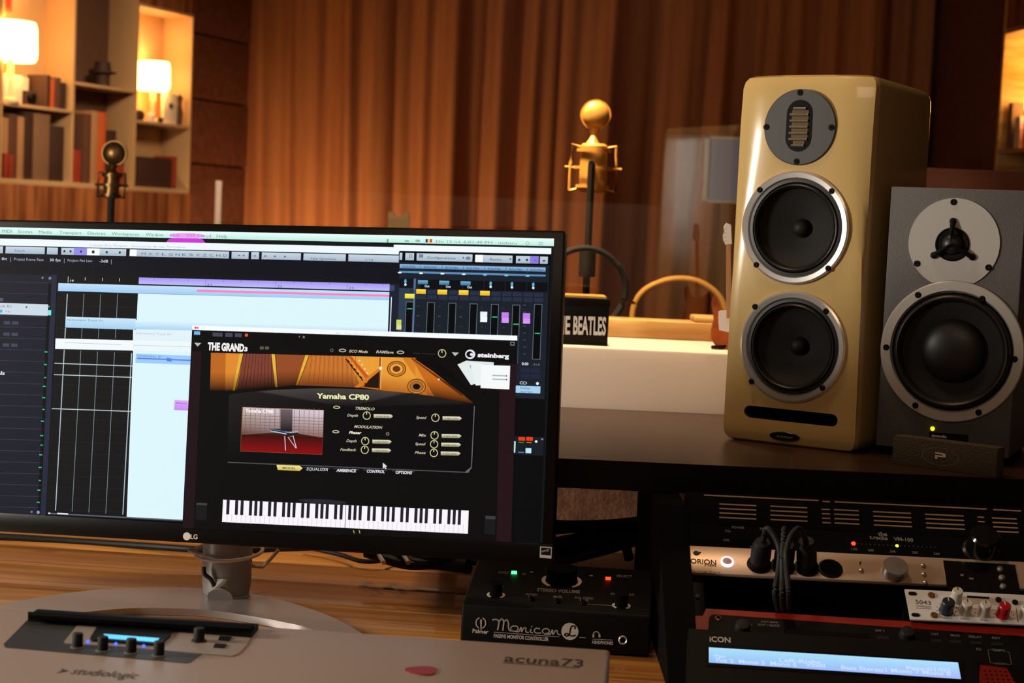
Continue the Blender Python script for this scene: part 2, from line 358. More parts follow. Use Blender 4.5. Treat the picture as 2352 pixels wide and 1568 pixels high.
panel('upper_panel', x_c, x_end+th/2, top_c+th, 2.6, -.012, .003, 'panel_wood')
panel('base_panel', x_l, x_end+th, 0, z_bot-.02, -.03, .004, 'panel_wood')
# wall boards between the bookcase and the curtain
m = MB(); xw = L((512, 200))[0]
for i in range(10): m.box(BL, x_end+.02, xw+.22, .28*i, .28*i+.272, -.05, -.015+.004*(i % 2), .003)
struct(m.build('wall_corner', MT['dark_panel_wood'], None))
# right-hand bookcase
o2 = at(2290, 300, 6.7); o2.z = 0
BR = PL(o2, (.13, -.99, 0), (0, 0, 1)); xr0 = 0
b2 = thing('bookcase', 'bookcase at the right edge with a lit lamp niche beyond the dark pillar', 'bookcase', BR.pt(.6, 0, -.1))
nt_, nb_ = BR.loc(2330, 74)[1], BR.loc(2330, 340)[1]
def panel2(name, a0, a1, b0, b1, h0, h1, mt='book_shelf'): return MB().box(BR, a0, a1, b0, b1, h0, h1, .001).build(name, MT[mt], b2)
panel2('upright', 0, .02, 0, 2.6, -.25, 0, 'sill_wood'); panel2('upright', 1.0, 1.02, 0, 2.6, -.25, 0)
panel2('shelf', .02, 1.0, nb_-.02, nb_, -.25, 0); panel2('shelf', .02, 1.0, nt_, nt_+.02, -.25, 0)
panel2('back_panel', 0, 1.02, 0, 2.6, -.26, -.25, 'shelf_back'); panel2('upper_panel', .02, 1.0, nt_+.02, 2.6, -.02, 0, 'panel_wood')
panel2('base_panel', .02, 1.0, 0, nb_-.17, -.02, .0, 'panel_wood')
m = MB(); m.box(BR, -.75, -.005, 0, 2.7, -.06, -.02, .003); struct(m.build('wall_pillar', MT['dark_panel_wood'], None))
# ---- lamps
def lamp(P, c, a_px, w_px, y0, y1, base_z, label, h, power):
    a, z1 = P.loc(a_px, y0); _, z0 = P.loc(a_px, y1); base = P.pt(a, base_z, h)
    Y = base.y; r = w_px/3700*Y/2
    t = thing('table_lamp', label, 'lamp', base, 'lamps in the lit niches')
    Q = PL(base, (1, 0, 0), (0, 1, 0)); zz0, zz1 = z0-base_z, z1-base_z
    MB().ring(Q, (0, 0), [(r*.9, zz0), (r*.98, zz0+.012), (r, zz0+.03), (r*.97, zz1-.02), (r*.9, zz1), (r*.89, zz1-.003), (r*.96, zz1-.022), (r*.985, zz0+.03), (r*.965, zz0+.014), (r*.89, zz0+.003)], 36).build('lamp_shade', MT['lamp_glow'], t)
    MB().lathe(Q, (0, 0), [(.0, zz0+.02), (.022, zz0+.03), (.026, zz0+.05), (.012, zz0+.08), (0, zz0+.085)], 16).build('bulb', MT['lamp_glow'], t)
    MB().lathe(Q, (0, 0), [(.035, 0), (.035, .012), (.012, .02), (.009, zz0*.5), (.014, zz0*.7), (.008, zz0+.03)], 20).build('lamp_base', MT['lamp_base'], t)
    point('lamp_light', base+V((0, 0, (zz0+zz1)/2)), power*.85, (1, .68, .38), .03)
    return t
lamp(BL, 0, 36, 118, 50, 140, sh_a, 'glowing drum-shade lamp at the far left edge, largest of the lamps', -.02, 9)
lamp(BL, 0, 380, 76, 142, 208, sh_c, 'glowing lamp in the tall niche beside the curtain', -.06, 6)
lamp(BR, 0, 2352, 92, 178, 256, nb_, 'glowing lamp in the niche at the right edge of the picture', -.1, 6)
# ---- things on the shelves (blurred in the photo): boxes / books standing on a shelf of plane BL
def on_shelf(px0, px1, ytop, zs, name, mt, label, cat, h1=-.01, d=.1, group=None, lean=0):
    a0 = L((px0, 200))[0]; a1 = L((px1, 200))[0]; zt_ = L(((px0+px1)/2, ytop))[1]
    o = MB().box(BL, a0, a1-.001, zs, zt_, h1-d, h1, .003).build(name, MT[mt], None); return tag(o, label, cat, group)
G = 'books standing in the left bookcase'
on_shelf(20, 62, 172, sh_a, 'paper_box', 'paper', 'bright cream box directly under the big left lamp', 'box', -.02, .08)
on_shelf(66, 70, 178, sh_a, 'booklet', 'paper', 'thin pale booklet standing behind the small dark camera', 'book', -.09, .05)
on_shelf(71, 114, 176, sh_a, 'folder', 'paper', 'wide pale folder behind the small dark camera', 'folder', -.10, .03)
t = thing('camera', 'small dark camera standing on the lamp shelf at far left', 'camera', BL.pt(L((84, 230))[0], sh_a, -.04))
a0, a1 = L((68, 230))[0], L((99, 230))[0]; MB().box(BL, a0, a1, sh_a, sh_a+.055, -.07, -.03, .005).build('camera_body', MT['book_dark'], t)
MB().cyl(BL, ((a0+a1)/2, sh_a+.027), .018, -.03, -.012, 20, .002).build('lens', MT['black'], t)
for px0, px1, yt, mt, lb in [(118, 126, 172, 'book_dark', 'dark book, first of the row right of the pale folder'), (127, 136, 182, 'book_orange', 'orange-red book between dark ones on the lamp shelf'), (137, 150, 178, 'book_brown', 'tall brown book right of the orange-red one'), (151, 163, 190, 'book_dark', 'short dark book against the bright niche wall')]:
    on_shelf(px0, px1, yt, sh_a, 'book', mt, lb, 'book', -.02, .1, G)
for i, (px0, px1, yt, mt, lb) in enumerate([(12, 30, 270, 'book_tan', 'tan binder with round label at far left of the lower row'), (31, 50, 262, 'book_brown', 'brown binder beside the far left tan one'), (51, 66, 268, 'book_tan', 'slim tan binder third in the lower row'), (67, 86, 258, 'book_dark', 'dark binder in the middle of the lower row'), (88, 125, 262, 'book_grey', 'broad grey-tan binder with a dark round hole'), (127, 158, 290, 'book_dark', 'dark binder at the right end of the lower left row')]):
    o = on_shelf(px0, px1, yt, z_bot, 'binder', mt, lb, 'binder', -.015, .11, 'binders in the bottom row')
for px0, px1, yt, mt, lb in [(14, 24, 352, 'book_red', 'low red book standing in front of the far left binder'), (26, 36, 356, 'book_red', 'low red book in front of the brown binder')]:
    on_shelf(px0, px1, yt, z_bot, 'book', mt, lb, 'book', .0, .014, G)
t = thing('hat', 'dark hat-shaped ornament on the dim middle shelf', 'ornament', BL.pt(L((262, 190))[0], sh_b, -.06))
Q = PL(t.location, (1, 0, 0), (0, 1, 0)); MB().lathe(Q, (0, 0), [(.03, 0), (.03, .05), (.05, .055), (.05, .062), (.035, .065), (.03, .1), (0, .105)], 20).build('crown', MT['book_dark'], t); MB().ring(Q, (0, 0), [(.048, .056), (.056, .056), (.056, .06), (.048, .06)], 20).build('brim', MT['book_dark'], t)
for px0, px1, yt, zs, mt, lb in [(206, 222, 262, z_bot, 'book_brown', 'brown book left of the tan ones in the dim middle bay'), (223, 238, 255, z_bot, 'book_tan', 'tan book in the dim middle bay'), (240, 256, 258, z_bot, 'book_orange', 'orange book in the dim middle bay'), (180, 200, 345, z_bot, 'book_red', 'short red book at the left of the middle bay'), (262, 280, 300, z_bot, 'book_dark', 'short dark book behind the bronze microphone'), (284, 300, 340, z_bot, 'book_red', 'short red book at the right of the middle bay')]:
    on_shelf(px0, px1, yt, zs, 'book', mt, lb, 'book', -.02, .1, G)
t = thing('candle', 'white candle holder panel right of the small niche lamp', 'ornament', BL.pt(L((402, 240))[0], sh_c, -.03))
a0, a1 = L((390, 240))[0], L((421, 240))[0]; zt_ = L((404, 214))[1]
MB().box(BL, a0, a1, sh_c, zt_, -.045, -.03, .002).build('panel', MT['paper'], t); MB().cyl(BL, ((a0+a1)/2, (sh_c+zt_)/2+.012), .012, -.03, -.026, 16).build('emblem', MT['book_dark'], t)
t = thing('vase', 'tiny dark figurine at the right wall of the lit niche', 'ornament', BL.pt(L((426, 240))[0], sh_c, -.03)); Q = PL(t.location, (1, 0, 0), (0, 1, 0))
MB().lathe(Q, (0, 0), [(.012, 0), (.016, .05), (.008, .09), (.014, .12), (0, .135)], 14).build('figure', MT['book_dark'], t)
for px, r_, mt, lb in [(330, .02, 'book_dark', 'small dark round jar at the left of the lit niche'), (362, .018, 'paper', 'small white cup under the niche lamp'), (378, .012, 'book_dark', 'tiny black pot under the niche lamp')]:
    c = BL.pt(L((px, 260))[0], sh_c, -.02 if px != 362 else -.035); Q = PL(c, (1, 0, 0), (0, 1, 0))
    tag(MB().lathe(Q, (0, 0), [(r_*.7, 0), (r_, r_*.7), (r_, r_*1.6), (r_*.6, r_*2.1), (0, r_*2.2)], 16).build('jar', MT[mt]), lb, 'jar', 'small jars in the lit niche')
t = thing('picture', 'small orange-framed picture at the back of the lit niche', 'picture', BL.pt(L((350, 80))[0], sh_c+.25, -DP+.005))
a0, a1, b0, b1 = L((345, 100))[0], L((378, 100))[0], L((360, 140))[1], L((360, 42))[1]
MB().box(BL, a0, a1, b0, b1, -DP, -DP+.012, .002).build('frame', MT['book_orange'], t); MB().box(BL, a0+.012, a1-.012, b0+.012, b1-.012, -DP+.012, -DP+.014).build('print', MT['book_tan'], t)
t = thing('picture', 'rust-coloured picture above the big left lamp', 'picture', BL.pt(L((60, 40))[0], 2.0, -DP+.005))
a0, a1, b0, b1 = L((-8, 100))[0], L((92, 100))[0], L((60, 20))[1], L((60, -60))[1]
MB().box(BL, a0, a1, b0, b1, -DP, -DP+.012, .002).build('frame', MT['book_orange'], t); MB().box(BL, a0+.012, a1-.012, b0+.012, b1-.012, -DP+.012, -DP+.014).build('print', MT['book_red'], t)
a0, a1 = L((322, 340))[0], L((402, 340))[0]; zz = L((360, 362))[1]
tag(MB().box(BL, a0, a1, z_bot, zz, -.12, -.01, .004).build('storage_box', MT['book_dark']), 'dark box with red lid low in the bay beside the curtain', 'box')
on_shelf(410, 421, 360, z_bot, 'book', 'book_red', 'small red book right of the dark low box', 'book', -.02, .1, G)
for i, (a, w_, hgt, mt, lb) in enumerate([(.05, .04, .19, 'book_grey', 'grey book at the left of the right-hand niche'), (.12, .05, .13, 'paper', 'white card under the right-hand lamp'), (.2, .03, .15, 'book_orange', 'orange book under the right-hand lamp')]):
    tag(MB().box(BR, a, a+w_, nb_, nb_+hgt, -.16, -.02, .003).build('book', MT[mt]), lb, 'book', 'books in the right-hand niche')
# ---- other live-room things
pp = at(503, 415, 6.2)
tag(wbox(MB(), pp.x-.011, pp.x+.011, 6.19, 6.21, 0, pp.z, .003).build('post', MT['door_white']), 'slim white post standing where bookcase meets curtain', 'post')
p0, p1 = at(893, 485, 4.6), at(940, 485, 4.6)
t = thing('chair', 'pale wooden chair back peeping over the monitor top', 'chair', ((p0.x+p1.x)/2, 4.75, 0))
m = MB(); hw = (p1.x-p0.x)/2; cx = (p0.x+p1.x)/2; zt_ = p0.z
m.prism(PL((cx, 4.6, 0), (1, 0, 0), (0, 0, 1)), [(-hw, zt_-.3), (hw, zt_-.3), (hw*1.05, zt_-.002), (hw*.7, zt_), (hw*.3, zt_-.012), (-hw*.3, zt_-.012), (-hw*.7, zt_), (-hw*1.05, zt_-.002)], -.02, 0)
m.build('backrest', MT['sill_wood'], t); wbox(MB(), cx-.2, cx+.2, 4.56, 4.95, .44, .47, .008).build('seat', MT['sill_wood'], t)
wbox(MB(), cx-.015, cx+.015, 4.6, 4.62, .46, zt_-.28).build('back_post', MT['sill_wood'], t)
for sx in (-.18, .18):
    for yy in (4.59, 4.92): wbox(MB(), cx+sx-.016, cx+sx+.016, yy-.016, yy+.016, 0, .45, .003).build('leg', MT['sill_wood'], t)
# invented framed board in place of a pale bluish patch right of the microphone
yb = 5.2; A, B = at(1620, 312, yb), at(1735, 470, yb); Pb = PL((0, yb, 0), (1, 0, 0), (0, 0, 1))
t = thing('pale_board', 'pale grey stand-in board with white frame left of the cream loudspeaker', 'board', ((A.x+B.x)/2, yb, 0))
MB().box(Pb, A.x, B.x, B.z, A.z, 0, .012).build('board', MT['frame_picture'], t)
for a0, a1, b0, b1 in [(A.x, A.x+.014, B.z, A.z), (A.x, B.x, A.z-.01, A.z), (A.x, B.x, B.z, B.z+.008), (B.x-.014, B.x, B.z, A.z)]: MB().box(Pb, a0, a1, b0, b1, .012, .022, .002).build('frame_bar', MT['paper'], t)
wbox(MB(), (A.x+B.x)/2-.02, (A.x+B.x)/2+.02, yb+.001, yb+.03, .02, A.z-.02).build('easel_post', MT['panel_wood'], t); wbox(MB(), (A.x+B.x)/2-.15, (A.x+B.x)/2+.15, yb-.12, yb+.15, 0, .02, .004).build('foot', MT['panel_wood'], t)

# microphones
def mic(c_head, r_head, c_body, w, hb, stand_top, stand_bot, Y, gold, label, lab2):
    Q = PL(at(*c_head, Y), (1, 0, 0), (0, 0, 1)); s = Y/3700
    p = at(c_body[0], c_body[1], Y); ref = MT[gold]
    t = thing('microphone', label, 'microphone', (p.x, Y, p.z-hb*s/2))
    R_ = r_head*s
    MB().lathe(Q, (0, 0), [(R_*math.cos(k*math.pi/16), R_*.6*math.sin(k*math.pi/16)) if abs(k) < 8 else (0, R_*.6*(1 if k > 0 else -1)) for k in range(-8, 9)], 32).build('head', ref, t)
    MB().ring(Q, (0, 0), [(R_*.97, -R_*.2), (R_*1.06, -R_*.2), (R_*1.06, R_*.2), (R_*.97, R_*.2)], 32).build('head_ring', ref, t)
    A = at(c_head[0]-2, c_head[1]+r_head*.9, Y); B = at(c_body[0], c_body[1]-hb/2, Y)
    MB().tube([A, (A+B)/2, B], .007, 10, [.012*s*1200, .006*s*1200, .014*s*1200]).build('neck', ref, t)
    top, bot = at(c_body[0]+3, c_body[1]-hb/2, Y), at(c_body[0]-2, c_body[1]+hb/2, Y); d = (top-bot); rr = w*s/2
    pts = [bot+d*q for q in (0, .01, .05, .95, 1)]; MB().tube(pts, rr, 24, [rr*.7, rr*.9, rr, rr, rr*.82]).build('mic_body', ref, t)
    u = thing('shock_mount', lab2, 'shock mount', bot)
    for q, k in ((.12, 1.06), (.86, 1.08)):
        cc = bot+d*q; Qh = PL(cc, (1, 0, 0), (0, 1, 0)); MB().ring(Qh, (0, 0), [(rr*k, -.003), (rr*k+.005, -.003), (rr*k+.005, .003), (rr*k, .003)], 28).build('ring', ref, u)
    cc = bot+d*.5; Qh = PL(cc, (1, 0, 0), (0, 1, 0)); MB().ring(Qh, (0, 0), [(rr*1.35, -.003), (rr*1.45, -.003), (rr*1.45, .003), (rr*1.35, .003)], 28).build('ring', ref, u)
    for sg in (-1, 1):
        e = V((sg, 0, 0)); mid = cc+e*rr*1.45
        MB().tube([bot+d*.92+e*rr*.95, bot+d*.97+e*rr*1.6, mid+e*rr*.25+d*.06, bot+d*.03+e*rr*1.7, bot+d*.08+e*rr*.95], .0035*s*1000, 8).build('arm', ref, u)
        MB().tube([cc+e*rr*1.02, cc+e*rr*2.1], .003*s*1000, 8).build('pin', ref, u)
    st, sb = at(*stand_top, Y-.045), at(*stand_bot, Y-.045); dd = (sb-st).normalized(); foot = st+dd*((st.z-.02)/(-dd.z))
    v = thing('microphone_stand', 'dark stand holding the '+('gold' if gold == 'gold' else 'bronze')+' round-headed microphone', 'microphone stand', (foot.x, foot.y, 0))
    MB().tube([st, foot], .0075*s*1100, 12).build('pole', MT['dark_metal'], v)
    MB().tube([st, st+V((0, .03, .004))], .006, 8).build('swivel', MT['dark_metal'], v)
    cl = st+dd*((st-sb).length*.64); MB().tube([cl, cl+dd*.05], .017, 14).build('clamp', MT['dark_metal'], v)
    for k in range(3):
        an = 2.1*k+.5; MB().tube([foot+V((0, 0, .12)), V((foot.x+.25*math.cos(an), foot.y+.25*math.sin(an), .012))], .009, 8).build('leg', MT['dark_metal'], v)
    return u
mic((1368, 264), 33, (1362, 386), 62, 112, (1359, 376), (1345, 690), 3.25, 'gold', 'gold microphone with round head behind the glass, centre', 'gold cradle around the central microphone')
mic((263, 352), 27, (256, 425), 36, 60, (256, 452), (250, 640), 4.0, 'bronze', 'dim bronze microphone with round head in front of the bookcase', 'bronze cradle around the dim left microphone')
# cable coil hung on the central stand
c0 = at(1343, 662, 3.17); R_ = 95*3.17/3700
pts = []
for i in range(73):
    a = 2*math.pi*i/36+.9; k = i/72; pts.append(c0+V((R_*(1-.05*k)*math.sin(a), -.014+.02*k, R_*(1-.04*k)*math.cos(a))))
tag(MB().tube(pts, .0055, 8).build('cable_coil', MT['rubber']), 'black cable coiled in a hoop on the central stand', 'cable')
# curved brass tube: back of a chair behind the sill
arc = [(1452, 745), (1456, 706), (1474, 672), (1508, 651), (1552, 640), (1600, 645), (1640, 668), (1662, 700), (1668, 740)]
t = thing('chair', 'curved brass-coloured tube chair back behind the window sill', 'chair', at(1560, 745, 3.7)*1)
t.location.z = 0; pts = smooth_path([at(x, y, 3.7) for x, y in arc], 6)
MB().tube([V((pts[0].x, 3.7, .45))]+pts+[V((pts[-1].x, 3.7, .45))], .0072, 12).build('back_tube', MT['gold'], t)
cx = (pts[0].x+pts[-1].x)/2; Q = PL((cx, 3.86, .45), (1, 0, 0), (0, 1, 0)); MB().lathe(Q, (0, 0), [(.17, 0), (.185, .012), (.18, .04), (0, .05)], 32).build('seat', MT['dark_panel_wood'], t)
for k in range(4):
    an = math.pi/4+k*math.pi/2; MB().tube([V((cx+.13*math.cos(an), 3.86+.13*math.sin(an), .45)), V((cx+.19*math.cos(an), 3.86+.19*math.sin(an), 0))], .011, 10).build('leg', MT['gold'], t)

# ================================================================ DESK, SHELF
def pq(mb, P, pts, h0, h1): return mb.prism(P, [P.loc(*p) for p in reversed(pts)], h0, h1)   # pixel corners clockwise from top left
DA = math.radians(5.6); de, dn = V((math.cos(DA), -math.sin(DA), 0)), V((math.sin(DA), math.cos(DA), 0))
bk = atz(1414, 1267, DZ)
dk = thing('desk', 'lacquered pine plank desk under the monitor and white keyboard', 'desk', (-.2, 1.7, 0), rz=-DA)
PD = PL(bk, de, dn)                    # local a along planks, b away from viewer (0 = back edge)
m = MB(); yy = 0.0; cuts = []
for px, py in ((840, 1303), (840, 1348), (840, 1398)): cuts.append(PD.loc(px, py)[1])
edges = [0.0]+cuts; stp = (cuts[0]-cuts[2])/2
while edges[-1] > -1.35: edges.append(edges[-1]-stp)
for i in range(len(edges)-1): m.box(PD, -1.3, .62, edges[i+1]+.0012, edges[i]-.0012, -.035, 0, .0048, 3)
m.box(PD, -1.29, .61, edges[-1]+.01, -.01, -.034, -.008)
m.build('desk_top', MT['desk_wood'], dk)
MT['desk_wood'].node_tree.nodes['plank_offset'].inputs[1].default_value = -((WM(dk).inverted() @ PD.pt(0, edges[1], 0)).y/.1185)
for a in (-1.24, .54):
    for b in (edges[-1]+.08, -.1): m = MB(); m.box(PD, a-.035, a+.035, b-.035, b+.035, -DZ, -.035, .004); m.build('leg', MT['desk_wood'], dk)
for b in (edges[-1]+.08, -.1): MB().box(PD, -1.2, .5, b-.012, b+.012, -.13, -.036, .002).build('apron', MT['desk_wood'], dk)
# raised dark shelf
yf = atz(1278, 1052, SZ).y; zu = at(1278, 1119, yf).z
xs0, xs1 = -.09, 1.1
sh = thing('desk_shelf', 'raised dark brown shelf carrying the two loudspeakers', 'shelf', (0, 2.27, zu))
wbox(MB(), xs0, xs1, yf+.0012, 2.556, zu, SZ).build('shelf_board', MT['shelf_wood'], sh, 0)
wbox(MB(), xs0, xs1, yf, yf+.0011, zu, SZ-.0003).build('front_edge', MT['edge_black'], sh, 0)  # thin black strip laid over the board's front face
wbox(MB(), xs0, xs0+.025, 2.3, 2.38, DZ+.001, zu).build('support', MT['black_matte'], sh)

# ================================================================ CREAM LOUDSPEAKER
cy = .55; ce, cn = V((math.cos(cy), -math.sin(cy), 0)), V((math.sin(cy), math.cos(cy), 0))
o = V((.300, 2.254, SZ)); Wc, Dc, Hc = .197, .255, .508
C = PL(o, ce, (0, 0, 1))               # front plane, a from left edge, b up
def ln(pts, x):
    for (a, b), (c, d) in zip(pts, pts[1:]):
        if x <= c: return b+(d-b)*(x-a)/(c-a)
    return pts[-1][1]
rowsz = [0, .003, .008, .016, .03, .06, .1, .15, .2, .25, .28, .31, .34, .37, .4, .43, .455, .475, .49, .499, .505, .508]
sec = []; N8 = 8
for z in rowsz:
    rt = .018; ins = 0
    if z < rt: ins = rt-math.sqrt(max(0, rt*rt-(rt-z)**2))
    if z > Hc-rt: ins = rt-math.sqrt(max(0, rt*rt-(rt-(Hc-z))**2))
    ins *= .8
    cw = ln([(0, .004), (.2, .008), (.3, .016), (.42, .032), (.508, .034)], z); cd = ln([(0, .004), (.2, .006), (.3, .008), (.42, .010), (.508, .010)], z)
    tp = ln([(0, 0), (.44, 0), (.508, .006)], z)       # top of the baffle leans back
    sh_ = -.004*z/Hc; a0, a1, y0, y1 = ins+sh_, Wc-ins+sh_, ins*.6+tp, Dc-ins
    r = .012; pts = []
    def arc_(cx_, cy_, t0, t1, rr=r, n=5): return [(cx_+rr*math.cos(t0+(t1-t0)*i/(n-1)), cy_+rr*math.sin(t0+(t1-t0)*i/(n-1))) for i in range(n)]
    pts += arc_(a0+r, y1-r, math.pi, math.pi/2)                # back left
    pts += arc_(a1-r, y1-r, math.pi/2, 0)                      # back right
    q = .006
    pts += [(a1, y0+cd+q*2), (a1-.0006, y0+cd+q), (a1-q*.5, y0+cd), (a1-cw*.5, y0+cd*.42), (a1-cw, y0+.0012), (a1-cw-.01, y0)]
    pts += [(a0+(a1-a0)*k, y0) for k in (.7, .5, .3)]
    pts += [(a0+cw+.01, y0), (a0+cw, y0+.0012), (a0+cw*.5, y0+cd*.42), (a0+q*.5, y0+cd), (a0+.0006, y0+cd+q), (a0, y0+cd+q*2)]
    sec.append([C.pt(a, z, -y) for a, y in pts])
n = len(sec[0]); vs = [p for s_ in sec for p in s_]
fs = [[j*n+i, j*n+(i+1) % n, (j+1)*n+(i+1) % n, (j+1)*n+i] for j in range(len(sec)-1) for i in range(n)]+[list(range(n))[::-1], [(len(sec)-1)*n+i for i in range(n)]]
sp = thing('loudspeaker', 'tall cream gloss loudspeaker with two black cones', 'loudspeaker', o+ce*Wc/2+cn*Dc/2)
cab = MB().add(vs, fs).build('cabinet', MT['cream'], sp, 40)
cT, cM, cL = C.loc(1838, 292), C.loc(1827, 523), C.loc(1821, 796)
def vr(P, x, y0, y1): return (V(P.loc(x, y0))-V(P.loc(x, y1))).length/2
rT, rM, rL = vr(C, 1838, 204, 379), vr(C, 1827, 393, 655), vr(C, 1821, 668, 925)
sl = [C.loc(1718, 942), C.loc(1914, 968)]; slc = ((sl[0][0]+sl[1][0])/2, (sl[0][1]+sl[1][1])/2); slw = abs(sl[1][0]-sl[0][0])/2+.006; slh = .0085
def stad(c, w_, h_, n=10): return [(c[0]+w_-h_+h_*math.cos(t), c[1]+h_*math.sin(t)) for t in [-math.pi/2+math.pi*i/n for i in range(n+1)]]+[(c[0]-w_+h_-h_*math.cos(t), c[1]-h_*math.sin(t)) for t in [-math.pi/2+math.pi*i/n for i in range(n+1)]]
cab_c = [MB().cyl(C, cM, rM*.86, -.06, .03, 40), MB().cyl(C, cL, rL*.86, -.06, .03, 40), MB().prism(C, stad(slc, slw, slh), -.08, .03)]
cut(cab, cab_c)
m = MB(); m.prism(C, stad(slc, slw-.0008, slh-.0008), -.079, -.077); m.build('port_back', MT['black_matte'], sp)
MB().ring(C, slc, [(1, -.076), (1, -.001), (.97, -.001), (.97, -.076)], 40, slw-.0002, slh-.0002).build('port_liner', MT['black_matte'], sp)
def driver(P, c, R, par, cone_r, ringmat, nscrew, th0, dust, name='woofer', lens=.25, screw_r=.0035, spx=None):
    g = ringmat
    e_ = MB().ring(P, c, [(R, -.0), (R*.995, .0035), (R*.96, .0048), (R*.88, .0042), (R*.855, .001), (R*.855, -.004), (R*.99, -.004)], 64).build(name+'_ring', MT[g], par)
    MB().ring(P, c, [(R*.853, .0015), (R*.8, .0018), (R*.79, -.002), (R*.84, -.003)], 56).build('gasket', MT['surround'], par)
    s = MB(); prof = [(R*.8, .0005)]
    for k in range(9): t = math.pi*k/8; prof.append((R*(.79-.1*k/8), -.001+.0075*math.sin(t)))
    prof += [(R*.69, -.004), (R*.8, -.006)]
    s.ring(P, c, prof, 56).build('surround', MT['surround'], par)
    pr = [(R*.70, -.003)]+[(R*(.70-(.70-dust)*k/8), -.003-.022*(k/8)**.8) for k in range(1, 9)]+[(dust*R, -.045), (R*.72, -.045)]
    MB().ring(P, c, pr, 56).build('cone', MT['cone'], par)
    hd = R*dust*lens*4
    MB().lathe(P, c, [(R*dust*1.02, -.027)]+[(R*dust*math.cos(k*math.pi/14), -.025+hd*math.sin(k*math.pi/14)) for k in range(0, 8)], 40).build('dust_cap', MT['rubber'], par)
    m = MB()
    for (x, y) in spx:
        q = P.loc(x, y); m = MB(); m.lathe(P, q, [(screw_r*1.15, .003), (screw_r*1.15, .0052), (screw_r*.75, .0066), (screw_r*.45, .0066), (screw_r*.4, .0052), (0, .0052)], 14); m.build('screw', MT['black'], par)
driver(C, cM, rM, sp, .5, 'chrome', 4, 0, .17, spx=[(1748, 436), (1913, 439), (1740, 608), (1905, 616)])
driver(C, cL, rL, sp, .5, 'chrome', 4, 0, .17, spx=[(1737, 704), (1900, 714), (1729, 875), (1892, 890)])
tw = MB().lathe(C, cT, [(rT, -.004), (rT, .0018), (rT-.0012, .0026), (0, .0026)], 64).build('tweeter_plate', MT['tweeter_plate'], sp)
tc_ = C.loc(1837, 289); aw, ah = .0165, .0325
def vst(c, w_, h_): return [(c[0]-(y-c[1]), c[1]+(x-c[0])) for x, y in stad(c, h_, w_)]
MB().prism(C, vst(tc_, aw*1.12, ah*1.08), .0024, .0032).build('tweeter_window', MT['black_gloss'], sp)
for k in range(7):
    b0 = tc_[1]-ah*.82+k*ah*.255; wd = aw*(.8 if 0 < k < 6 else .55)
    MB().tube([C.pt(tc_[0]-wd, b0, .004), C.pt(tc_[0]+wd, b0, .004)], .0017, 10).build('ribbon_fold', MT['ribbon'], sp)
    if k < 6: MB().box(C, tc_[0]-wd*.8, tc_[0]+wd, b0+.0018, b0+.0062, .0032, .0036).build('ribbon_gap', MT['dark_ribbon'], sp)
for x, y in ((1839, 213), (1762, 292), (1911, 293), (1831, 371)):
    MB().lathe(C, C.loc(x, y), [(.0042, .0024), (.0042, .0036), (.002, .004), (0, .003)], 14).build('screw', MT['black'], sp)
cb = C.loc(1803, 1002)
MB().lathe(C, cb, [(1, -.004), (1, .0016), (.9, .0022), (0, .0024)], 36, .0222, .0062).build('badge', MT['black_gloss'], sp)
m = MB(); text(m, C, 'Avantone', (1784, 1003), (1822, 1007), 6, .0027, None, .02, .2); m.build('badge_lettering', MT['print_grey'], sp, 0)
for a in (.03, Wc-.03):
    for d in (.03, Dc-.03): MB().cyl(PL(C.pt(a, 0, -d), (1, 0, 0), (0, 1, 0)), (0, 0), .01, -.001, .004).build('foot', MT['rubber'], sp)

# ================================================================ GREY LOUDSPEAKER
gy = .44; ge, gn = V((math.cos(gy), -math.sin(gy), 0)), V((math.sin(gy), math.cos(gy), 0))
o = V((.4974, 2.1648, CZ-.2774)); Wg, Dg, Hg = .1745, .235, .349
G_ = PL(o, ge, (0, 0, 1))
gs = thing('loudspeaker', 'smaller charcoal grey loudspeaker with silver ring and small green-yellow light', 'loudspeaker', o+ge*Wg/2+gn*Dg/2)
cabg = MB().box(G_, 0, Wg, 0, Hg, -Dg, 0, .0015).build('cabinet', MT['grey_paint'], gs)
gT, gW = G_.loc(2191, 558), G_.loc(2186, 807)
rGT, rGW = vr(G_, 2191, 455, 661), vr(G_, 2186, 645, 969)
MB().box(PL(V((o.x, o.y, SZ)), ge, (0, 0, 1)), .012, Wg-.012, .0002, CZ-.2774-SZ-.0002, -.22, -.03, .002).build('pad', MT['black_matte'], gs)
cut(cabg, [MB().cyl(G_, gW, rGW*.84, -.06, .03, 40)])
m = MB(); pts = [(gT[0]+rGT*math.cos(t), gT[1]+rGT*math.sin(t)) for t in [2*math.pi*i/72 for i in range(72)]]
